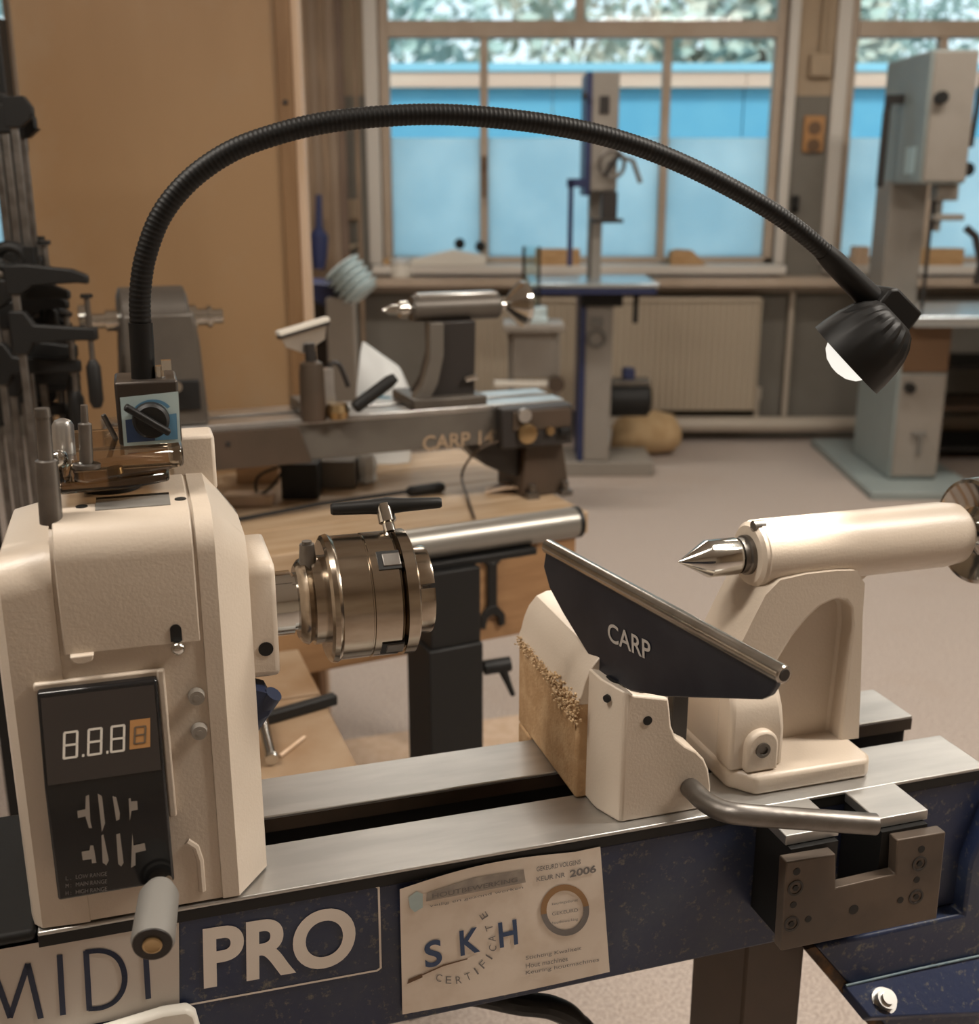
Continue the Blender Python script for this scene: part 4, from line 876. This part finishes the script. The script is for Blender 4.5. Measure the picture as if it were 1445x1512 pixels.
# far end of the tube from the photograph, along its direction
def along(px_x):
    lo_, hi_ = -1., 1.
    for _ in range(50):
        mid = (lo_+hi_)/2; P = tb + td*mid - Vector((0, 0, CAMH)); zf = P.y*math.cos(PITCH) - P.z*math.sin(PITCH)
        if 722.5 + FPX*P.x/zf < px_x: lo_ = mid
        else: hi_ = mid
    return tb + td*lo_
te = along(847); ts = along(560)
SF = Frame((tb.x, tb.y, 0), R(26))
TSd = Thing('roller_stand', 'black square post stand with grey steel tube across its top', 'stand', SF, (0, .0, 0))
def sl(P): d = P - SF.o; return Vector((d.dot(SF.u), d.dot(SF.v), d.z))
TSd.part('tube', MB().turn(sl(ts), sl(te), [(0, .022), (0, .0268), (1, .0268), (1, .022)], 32, True), 'tube_grey', 30)
TSd.part('tube_end_cap', MB().turn(sl(te), sl(te)+Vector((1, 0, 0)), [(0, .0278), (.008, .0278), (.01, .024)], 32), 'black')
TSd.part('saddle', MB().box(-.06, .16, -.03, .03, zc-.038, zc-.026), 'black', None, .002)
TSd.part('upper_post', MB().box(-.044, .046, -.045, .045, zc-.17, zc-.038), 'black', None, .002)
TSd.part('lower_post', MB().box(-.050, .048, -.051, .051, .02, zc-.17), 'black', None, .003)
TSd.part('foot', MB().box(-.10, .22, -.05, .05, 0, .02), 'black', None, .003)
lv = ony(700, 988, ty)
lvl = sl(lv); lv = Vector((.048, -.02, lvl.z))
TSd.part('lever_hub', MB().cyl(lv, lv+Vector((.018, -.004, 0)), .007, n=14).cyl(lv+Vector((.014, -.004, 0)), lv+Vector((.06, -.012, .002)), .013, n=16), 'black')
TSd.part('lever_arm', MB().turn(lv+Vector((.045, -.012, -.004)), lv+Vector((.066, -.012, -.058)), [(0, .009), (.5, .006), (1, .0045)], 14, True), 'black')
# wrench hanging on the apron
WR = Thing('wrench', 'black open-ended wrench hanging on the bench apron', 'wrench', BN, BN.px(727, 840, 'v', .006))
wt, wbm = BN.px(727, 830, 'v', .004), BN.px(727, 903, 'v', .004)
WR.part('shank', MB().box(wt.x-.010, wt.x+.010, .002, .011, wbm.z, wt.z), 'black', None, .002)
WR.part('jaw', MB().prism([(wt.x-.009, wbm.z+.012), (wt.x+.009, wbm.z+.012), (wt.x+.026, wbm.z-.008), (wt.x+.027, wbm.z-.030), (wt.x+.016, wbm.z-.034), (wt.x+.012, wbm.z-.012), (wt.x, wbm.z-.006), (wt.x-.012, wbm.z-.012), (wt.x-.016, wbm.z-.034), (wt.x-.027, wbm.z-.030), (wt.x-.026, wbm.z-.008)], 'y', .001, .0115), 'black', None, .001)
WR.part('ring_end', MB().tube([(wt.x+.017*math.cos(R(a)), .006, wt.z+.012+.017*math.sin(R(a))) for a in range(0, 361, 24)], .005, 8), 'black')
single('hanging_cable', 'brown cable loop hanging under the grey tube', 'cable', MB().tube(spline([SF.W((.12, .02, zc-.04)), SF.W((.155, .03, zc-.055)), SF.W((.19, .04, zc-.05)), SF.W((.205, .04, zc-.026))], 6), .006, 8), 'bench_apron', WORLD, SF.W((.12, .02, zc-.04)))
# ---- low side table with bar and rod
Z3 = .70
c1_, c2_ = onz(440, 958, Z3), onz(535, 1145, Z3); dr = (c2_-c1_).normalized(); lf = Vector((-dr.y, dr.x, 0)); lf = lf if lf.x < 0 else -lf
TBF = Frame((c1_.x, c1_.y, 0), math.atan2(-lf.y, -lf.x))
tlen = (c2_-c1_).length
sgn = 1 if (TBF.v.dot(dr) > 0) else -1
def yb(a, b): return (min(a*sgn, b*sgn), max(a*sgn, b*sgn))
ST = Thing('side_table', 'low side table with brown board top behind the lathe bed', 'table', TBF, (-.2, sgn*.2, 0))
ST.part('table_board', MB().box(-.42, 0, *yb(0, tlen*.40), Z3-.018, Z3), 'mdf', None, .002)
ST.part('table_board', MB().box(-.42, 0, *yb(tlen*.41, tlen), Z3-.018, Z3-.001), 'mdf', None, .002)
for a in (-.40, -.06):
    for b in (.03, tlen-.07): ST.part('leg', MB().box(a, a+.04, *yb(b, b+.04), 0, Z3-.018), 'bench_apron', None, .002)
p, q = onz(380, 1064, Z3+.008), onz(495, 1031, Z3+.008)
single('steel_bar', 'flat black steel bar lying across the low side table', 'bar', MB().bar(p, q, .016, .016), 'black', WORLD, p, None, .002)
p, q = onz(384, 1050, Z3+.03), onz(401, 1122, Z3+.010)
single('steel_rod', 'bright round steel rod leaning on the black bar', 'rod', MB().turn(p, q, [(0, .008), (.93, .008), (.95, .0095), (1, .0085)], 18, True), 'chrome', WORLD, q)
p, q = onz(414, 1116, Z3+.002), onz(450, 1088, Z3+.002)
single('wood_splinter', 'thin pale splinter lying on the low side table', 'splinter', MB().bar(p, q, .004, .003), 'pale_wood', WORLD, p, None)
p, q = onz(560, 1116, .02), onz(800, 1080, .02)
single('floor_plank', 'pale plank lying on the floor behind the lathe bed', 'plank', MB().bar(p+Vector((-.3, -.1, 0)), q+Vector((.1, .03, 0)), .16, .04), 'pale_wood', WORLD, p, None, .002)

# ================================================================== CLAMPS ON THE RACK
RK = Thing('clamp_rack', 'dark steel rack holding the clamps beside the partition', 'rack', WORLD, (-.86, 2.1, 0))
RK.part('upright', MB().box(-.98, -.94, 2.06, 2.10, 0, 1.75), 'black', None, .002)
RK.part('upright', MB().box(-.98, -.94, 2.36, 2.40, 0, 1.75), 'black', None, .002)
for z in (1.53, 1.20): RK.part('rail', MB().box(-.98, -.84, 2.16, 2.185, z-.03, z).box(-.90, -.88, 1.84, 2.16, z-.03, z), 'black', None, .002)
for z in (1.52, 1.19): RK.part('cross_bar', MB().box(-.97, -.95, 2.09, 2.37, z-.03, z), 'black', None, .002)
RK.part('foot', MB().box(-1.1, -.82, 2.04, 2.42, 0, .03), 'black', None, .003)
def clamp(label, x, y, ztop, length, jaw, slide, rot, grp):
    fr = Frame((x, y, ztop), R(rot)); t = Thing('bar_clamp', label, 'clamp', fr, (0, 0, 0), grp)
    t.part('bar', MB().box(-.006, .006, -.003, .003, -length, .004), 'steel_dark', None, .001)
    t.part('fixed_jaw', MB().prism([(-.014, .012), (.02, .014), (jaw*.8, .006), (jaw, -.004), (jaw, -.018), (jaw*.85, -.016), (.03, -.020), (.012, -.034), (-.014, -.034)], 'y', -.007, .007), 'black', None, .003)
    sj = t.part('sliding_jaw', MB().prism([(-.014, -slide+.03), (.012, -slide+.03), (.025, -slide+.008), (jaw*.8, -slide+.004), (jaw+.006, -slide+.002), (jaw+.006, -slide-.018), (jaw*.8, -slide-.018), (.02, -slide-.022), (.012, -slide-.04), (-.014, -slide-.04)], 'y', -.008, .008), 'black', None, .003)
    t.part('screw', MB().cyl((jaw-.006, 0, -slide+.05), (jaw-.006, 0, -slide-.05), .0045, n=10), 'steel_dark', parent=sj)
    t.part('handle', MB().turn((jaw-.006, 0, -slide-.05), (jaw-.006, 0, -slide-.13), [(0, .006), (.15, .012), (.85, .012), (1, .007)], 12, True), 'brown_dark' if rot > 9 else 'black', parent=sj)
    t.part('pad', MB().cyl((jaw-.006, 0, -slide+.05), (jaw-.006, 0, -slide+.056), .010, n=12), 'black', parent=sj)
def cpx(bx, yt, jx, Y, length, slide):
    a, b = ony(bx, yt, Y), ony(jx, yt, Y); return (a.x, Y, a.z, length, b.x-a.x, slide)
low = [cpx(20, 403, 128, 1.86, .80, .09), cpx(-12, 425, 104, 1.90, .78, .12), cpx(32, 440, 101, 1.93, .76, .08), cpx(5, 456, 99, 1.962, .75, .11), cpx(54, 474, 102, 1.995, .72, .06), cpx(24, 488, 96, 2.03, .72, .09), cpx(-18, 500, 84, 2.06, .70, .12), cpx(62, 505, 99, 2.09, .70, .07), cpx(40, 520, 92, 2.12, .68, .10)]
words = ['uppermost', 'second', 'third', 'fourth', 'fifth', 'sixth', 'seventh', 'eighth', 'lowest']
for i, c in enumerate(low):
    clamp('black steel bar clamp, %s of the lower fan of clamps on the rack' % words[i], *c, random.uniform(-6, 8), 'bar clamps hanging in the lower fan of the rack')
upc = [cpx(18, 155, 48, 1.95, .34, .27), cpx(30, 172, 52, 1.99, .33, .255), cpx(4, 165, 42, 2.03, .32, .26), cpx(-12, 150, 34, 2.07, .34, .28)]
for i, c in enumerate(upc):
    clamp('short dark bar clamp, %s of the upper row on the rack' % ('first', 'second', 'third', 'last')[i], *c, random.uniform(-5, 10), 'short clamps in the upper row of the rack')
single('pipe_clamp_head', 'round black clamp head with a hole lying on the lower clamps', 'clamp', MB().tube([(-.792+.024*math.cos(R(a)), 1.93, 1.328+.018*math.sin(R(a))) for a in range(0, 361, 20)], .010, 10).box(-.765, -.750, 1.92, 1.94, 1.290, 1.345), 'black', WORLD, (-.79, 1.93, 1.31))

# ================================================================== NARROW BANDSAW (seen on edge)
Y1 = 5.75
BS = Thing('bandsaw', 'narrow grey bandsaw with dark blue edge standing by the radiator', 'bandsaw', WORLD, (.55, Y1, 0))
BS.part('base', MB().box(.37, .836, 5.64, 5.99, 0, .075), 'saw_grey', None, .006)
BS.part('lower_case', MB().box(.475, .610, 5.66, 5.95, .075, .90), 'saw_grey', None, .008)
BS.part('blue_edge', MB().box(.447, .475, 5.66, 5.95, .075, .93), 'saw_blue', None, .004)
BS.part('column', MB().box(.495, .560, 5.84, 5.95, .90, 1.42), 'saw_grey', None, .004)
uc = BS.part('upper_case', MB().box(.480, .608, 5.66, 5.95, 1.40, 1.938), 'saw_grey', None, .01)
BS.part('blue_edge', MB().box(.452, .480, 5.66, 5.95, 1.38, 1.938), 'saw_blue', None, .004)
BS.part('vent', MB().box(.515, .560, 5.652, 5.662, 1.75, 1.83), 'lathe_dark', None, .002, parent=uc)
BS.part('hinge_knob', MB().cyl((.455, 5.64, 1.83), (.43, 5.64, 1.83), .015, n=12), 'lathe_dark', parent=uc)
tw = BS.part('tension_wheel', MB().tube([(.575+.058*math.cos(R(a)), 5.60, 1.525+.062*math.sin(R(a))) for a in range(0, 361, 20)], .010, 8), 'steel_dark')
BS.part('wheel_spoke', MB().bar((.545, 5.60, 1.475), (.61, 5.60, 1.575), .022, .03, (0, 1, 0)).cyl((.578, 5.60, 1.525), (.578, 5.66, 1.525), .016), 'lathe_dark', None, parent=tw)
BS.part('guide_block', MB().box(.535, .61, 5.63, 5.70, 1.27, 1.40).box(.49, .64, 5.62, 5.68, 1.255, 1.275), 'lathe_dark', None, .004)
BS.part('guide_post', MB().box(.378, .402, 5.66, 5.69, 1.05, 1.45).box(.37, .46, 5.66, 5.69, 1.42, 1.46), 'saw_blue', None, .003)
BS.part('blade', MB().box(.487, .497, 5.70, 5.72, .99, 1.28), 'lathe_dark', None)
BS.part('lever', MB().tube([(.62, 5.66, 1.56), (.68, 5.66, 1.54), (.72, 5.66, 1.44)], .012, 8), 'rubber_grey')
tbp = BS.part('table', MB().box(.19, .80, 5.45, 5.98, .965, .985), 'saw_table', None, .004)
BS.part('table_rim', MB().box(.21, .79, 5.46, 5.97, .935, .965), 'saw_blue', None, .003, parent=tbp)
BS.part('trunnion', MB().box(.45, .65, 5.62, 5.8, .86, .935).box(.70, .725, 5.6, 5.63, .78, .93), 'black', None, .006)
BS.part('round_knob', MB().tube([(.53+.042*math.cos(R(a)), 5.645, .70+.038*math.sin(R(a))) for a in range(0, 361, 20)], .009, 8).box(.50, .56, 5.648, 5.66, .76, .80), 'rubber_grey')
mo = BS.part('motor', MB().turn((.61, 5.80, .37), (1, 5.80, .37), [(0, .08), (.01, .088), (.2, .088), (.215, .07)], 28), 'black')
BS.part('motor_top', MB().box(.62, .82, 5.75, 5.86, .445, .475), 'lathe_grey_light', None, .005, parent=mo)
BS.part('terminal_box', MB().box(.68, .74, 5.76, 5.85, .475, .53), 'saw_blue', None, .006, parent=mo)
sk = Thing('dust_sack', 'tan cloth dust sack lying on the floor by the narrow bandsaw', 'sack', WORLD, (.83, 6.15, 0))
def sring(x, rr, zc_): return [(x, 6.16 + rr*1.2*math.cos(2*math.pi*k/14), max(.004, zc_ + rr*math.sin(2*math.pi*k/14))) for k in range(14)]
sk.part('bag', MB().loft([sring(.66, .04, .08), sring(.70, .09, .10), sring(.80, .115, .115), sring(.92, .118, .12), sring(1.01, .10, .115), sring(1.05, .05, .10)]), 'cloth_sack', 60)
sk.part('cuff', MB().turn((.60, 6.16, .09), (1, 6.16, .09), [(0, .055), (.06, .058), (.075, .045)], 20), 'bag_white')

# ================================================================== LARGE BANDSAW
BL = Thing('bandsaw', 'large grey-green cabinet bandsaw on a wide base plate before the pillar side window', 'bandsaw', WORLD, (2.1, 5.7, 0))
BL.part('base_plate', MB().loft([[(x, y, z) for x, y in ((1.80, 5.19), (2.34, 5.19), (2.34, 6.35), (1.83, 6.35))] for z in (0, .04)]), 'saw_green', None, .006)
cab = BL.part('cabinet', MB().box(1.955, 2.19, 5.42, 6.0, .04, .80), 'saw_green', None, .012)
BL.part('cabinet_door', MB().box(1.965, 2.185, 5.408, 5.422, .06, .56), 'saw_grey', None, .006, parent=cab)
BL.part('cabinet_panel', MB().box(1.965, 2.185, 5.408, 5.422, .57, .79), 'brown_dark', None, .006, parent=cab)
BL.part('door_knob', MB().cyl((2.005, 5.41, .50), (2.005, 5.37, .50), .024, n=16), 'black', parent=cab)
BL.part('door_handle', MB().box(2.04, 2.11, 5.39, 5.405, .265, .285).box(2.075, 2.09, 5.385, 5.405, .17, .27), 'rubber_grey', None, .003, parent=cab)
BL.part('column', MB().box(1.955, 2.14, 5.78, 6.0, .80, 1.45), 'saw_grey', None, .01)
hd2 = BL.part('wheel_case', MB().box(1.96, 2.17, 5.42, 6.02, 1.435, 2.01), 'saw_green', None, .014)
BL.part('case_door', MB().box(1.972, 2.168, 5.408, 5.422, 1.445, 2.0), 'saw_grey', None, .006, parent=hd2)
BL.part('case_knob', MB().cyl((2.01, 5.41, 1.805), (2.01, 5.37, 1.805), .028, n=16), 'black', parent=hd2)
BL.part('warning_label', MB().box(1.955, 1.9601, 5.50, 5.62, 1.48, 1.60), 'magnet_pale', None, parent=hd2)
BL.part('side_lever', MB().tube([(1.90, 5.75, 1.83), (1.885, 5.73, 1.76), (1.88, 5.72, 1.42)], .018, 8).box(1.88, 1.965, 5.72, 5.76, 1.80, 1.84), 'lathe_dark')
BL.part('guide_bracket', MB().box(2.08, 2.18, 5.50, 5.60, 1.36, 1.435).box(2.10, 2.12, 5.52, 5.58, 1.22, 1.38).box(2.08, 2.22, 5.50, 5.56, 1.27, 1.30), 'saw_grey', None, .006)
BL.part('guide_wheel', MB().cyl((2.21, 5.55, 1.50), (2.21, 5.50, 1.50), .032, n=16), 'black')
BL.part('guide_rod', MB().cyl((2.25, 5.60, 1.60), (2.27, 5.60, 1.95), .012, n=10), 'lathe_dark')
BL.part('blade', MB().box(2.085, 2.095, 5.56, 5.585, .86, 1.37), 'lathe_dark', None)
BL.part('grip', MB().tube([(2.21, 5.45, 1.24), (2.26, 5.45, 1.20), (2.30, 5.45, 1.08), (2.29, 5.45, .98)], .018, 10), 'lathe_dark')
BL.part('table', MB().box(1.945, 2.70, 5.25, 5.90, .805, .855), 'saw_table', None, .006)
CT = Thing('tool_cart', 'black tool cart standing behind the large bandsaw', 'cart', WORLD, (2.7, 6.1, 0))
for x in (2.36, 3.0): CT.part('side', MB().box(x, x+.03, 5.93, 6.36, .06, .765), 'black', None, .004)
for i, z in enumerate((.06, .28, .50, .735)): CT.part('shelf', MB().box(2.39, 3.0, 5.94, 6.35, z, z+.025), ('black', 'rust', 'black', 'black')[i], None, .003)
for x in (2.38, 3.0):
    for y in (5.97, 6.32): CT.part('caster', MB().cyl((x-.012, y, .03), (x+.012, y, .03), .03, n=14), 'black')
single('timber_block', 'pale wood block lying on the sill behind the large bandsaw', 'block', MB().box(2.27, 2.62, 6.44, 6.55, 1.0, 1.09), 'oak', WORLD, (2.4, 6.5, 1.0), None, .004)
single('timber_block', 'small pale wood block on the sill between pillar and large bandsaw', 'block', MB().box(2.02, 2.10, 6.45, 6.55, 1.0, 1.10), 'pale_wood', WORLD, (2.06, 6.5, 1.0), None, .004)

# ================================================================== SILL, LEDGE AND LEANING TIMBER
single('timber_block', 'brown wood block on the sill behind the narrow bandsaw', 'block', MB().box(.255, .50, 6.44, 6.52, 1.0, 1.088), 'oak', WORLD, (.37, 6.48, 1.0), None, .004)
wk = Thing('wood_wedge', 'brown carved wood wedge on the sill right of the narrow bandsaw', 'wedge', WORLD, (1.08, 6.48, 1.0))
wk.part('body', MB().prism([(1.0, 1.0), (1.0, 1.075), (1.04, 1.085), (1.12, 1.08), (1.20, 1.0)], 'y', 6.44, 6.54), 'oak', None, .006)
pn = Thing('hand_plane', 'long pale hand plane with two dark knobs on the sill', 'hand plane', WORLD, (-.28, 6.48, 1.0))
pn.part('body', MB().prism([(-.46, 1.0), (-.44, 1.03), (-.2, 1.085), (-.02, 1.05), (-.02, 1.0)], 'y', 6.44, 6.50), 'white_plastic', None, .006)
pn.part('knob', MB().ball((-.165, 6.47, 1.115), .03, 14), 'black'); pn.part('knob', MB().ball((-.05, 6.47, 1.10), .03, 14), 'black')
single('sanding_block', 'small brown sanding block at the corner of the sill', 'block', MB().box(-.59, -.50, 6.45, 6.55, 1.0, 1.035), 'oak', WORLD, (-.55, 6.5, 1.0), None, .006)
gj = Thing('glass_cylinder', 'clear glass cylinder on a pale base behind the grey lathe', 'cylinder', WORLD, (.17, 5.2, .93))
gj.part('tube', MB().turn((.18, 5.0, .92), (.18, 5.0, 2), [(0, .04), (.26, .04), (.26, .035), (.01, .035)], 24), 'glass')
gj.part('base', MB().cyl((.18, 5.0, .88), (.18, 5.0, .925), .07, n=20).box(.10, .25, 4.93, 5.07, .86, .885), 'hose_pale', None, .003)
cs = Thing('work_stand', 'slim grey stand under the glass cylinder behind the grey lathe', 'stand', WORLD, (.18, 5.0, 0))
cs.part('top', MB().box(.06, .32, 4.88, 5.12, .83, .86), 'saw_grey', None, .004)
cs.part('panel', MB().box(.10, .28, 4.95, 5.05, .62, .83), 'saw_grey', None, .006); cs.part('knob', MB().cyl((.29, 4.95, .60), (.29, 4.90, .60), .035, n=16), 'lathe_brown')
cs.part('rail', MB().box(.02, .26, 4.93, 4.96, .585, .61), 'white_plastic', None, .004)
for x in (.08, .28):
    cs.part('leg', MB().box(x, x+.03, 5.0, 5.03, 0, .83), 'saw_grey', None, .003)
bk_ = Thing('storage_bin', 'cream plastic bin on the ledge beside the partition', 'bin', WORLD, (-.95, YW-.11, .935))
bk_.part('body', MB().loft([[(x, y, z) for x, y in ((-1.03-e, YW-.19-e*.3), (-.86+e, YW-.19-e*.3), (-.86+e, YW-.02), (-1.03-e, YW-.02))] for z, e in ((.935, -.01), (1.06, .01))]), 'plastic_cream', None, .006)
bk_.part('rim', MB().prism([(-1.06, 1.055), (-.85, 1.06), (-.74, 1.10), (-.73, 1.115), (-.85, 1.085), (-1.06, 1.08)], 'y', YW-.2, YW-.02), 'plastic_cream', None, .004)
jr = Thing('jar', 'white jar with lid on the ledge under the window corner', 'jar', WORLD, (-.49, YW-.13, .935))
jr.part('body', MB().turn((-.49, YW-.14, .935), (-.49, YW-.14, 2), [(0, .05), (.005, .055), (.075, .055), (.08, .045)], 24), 'white_plastic')
jr.part('lid', MB().turn((-.49, YW-.14, 1.015), (-.49, YW-.14, 2), [(0, .058), (.02, .058), (.022, .05)], 24), 'bag_white')
single('wall_socket', 'small pale wall socket beside the window casing', 'socket', MB().box(-.80, -.73, YW-.035, YW, 1.24, 1.35), 'wall_beige', WORLD, (-.77, YW, 1.3), None, .008)
pk = [(-1.02, -.96, .03, 'plank_b', 'dark narrow'), (-.985, -.925, .05, 'plank_a', 'brown'), (-.93, -.895, .06, 'plank_c', 'pale slim'), (-.90, -.84, .05, 'plank_a', 'warm brown'), (-.845, -.81, .055, 'plank_c', 'light brown'), (-.80, -.765, .04, 'plank_b', 'dark brown slim'), (-.72, -.69, .02, 'plank_a', 'thin brown')]
for i, (xt, xb, w, m, lab) in enumerate(pk):
    z0 = (.0, 0., 0., 0., 0., 0., 0.)[i]; yo = .027*(i % 2); y0 = YW-.31 - yo
    single('timber_plank', '%s plank leaning upright against the wall left of the window' % lab, 'plank', MB().bar((xb+.0, y0, .02), (xt, YW-.045 - yo, 2.75 + .05*(i % 3)), w, .022, (0, 1, 0)), m, WORLD, (xb, y0, 0), None, .002, 'planks leaning in the corner')
for i, (x, z0, z1, m, lab) in enumerate(((-1.02, .98, 1.55, 'black', 'long black tool with thick head hanging in the corner'), (-.905, 1.0, 1.38, 'saw_blue', 'short dark blue tool hanging in the corner'))):
    single('hand_tool', lab, 'tool', MB().turn((x, YW-.40, z0), (x+.01, YW-.38, z1), [(0, .03), (.2, .045), (.45, .05), (.55, .02), (1, .015)], 14, True), m, WORLD, (x, YW-.4, z0), group=None)
# ---- dark extractor with pale ribbed hose
YE = 4.3
p0, p1 = ony(462, 545, YE), ony(505, 425, YE)
DX = Thing('dust_extractor', 'dark dust extractor with pale ribbed hose behind the grey lathe', 'dust extractor', WORLD, ((p0.x+p1.x)/2, YE, 0))
DX.part('body', MB().box(p0.x-.02, p1.x+.0, YE-.06, YE+.12, .0, p1.z-.02), 'lathe_dark', None, .02)
DX.part('hood', MB().prism([(p0.x-.02, p1.z-.02), (p1.x+.02, p1.z-.10), (p1.x+.04, p1.z-.02), (p1.x, p1.z+.02), (p0.x-.02, p1.z+.03)], 'y', YE-.08, YE+.1), 'saw_blue', None, .01)
q0, q1 = ony(484, 545, YE-.15), ony(524, 440, YE-.15)
DX.part('grey_pole', MB().loft([[(x, y, z) for x, y in ((q0.x, YE-.15), (q1.x-.002, YE-.15), (q1.x-.002, YE-.09), (q0.x, YE-.09))] for z in (0., q1.z)]), 'saw_grey', None, .008)
ha, hb_ = ony(503, 394, YE-.1), ony(536, 436, YE-.12)
N = 40; hpnt = [ha.lerp(hb_, i/N) for i in range(N+1)]
DX.part('ribbed_hose', MB().tube(hpnt, .05, 18, [.066 + .012*math.sin(2*math.pi*i/8) for i in range(N+1)]), 'hose_pale', 70)
for k in (0, 1): pass
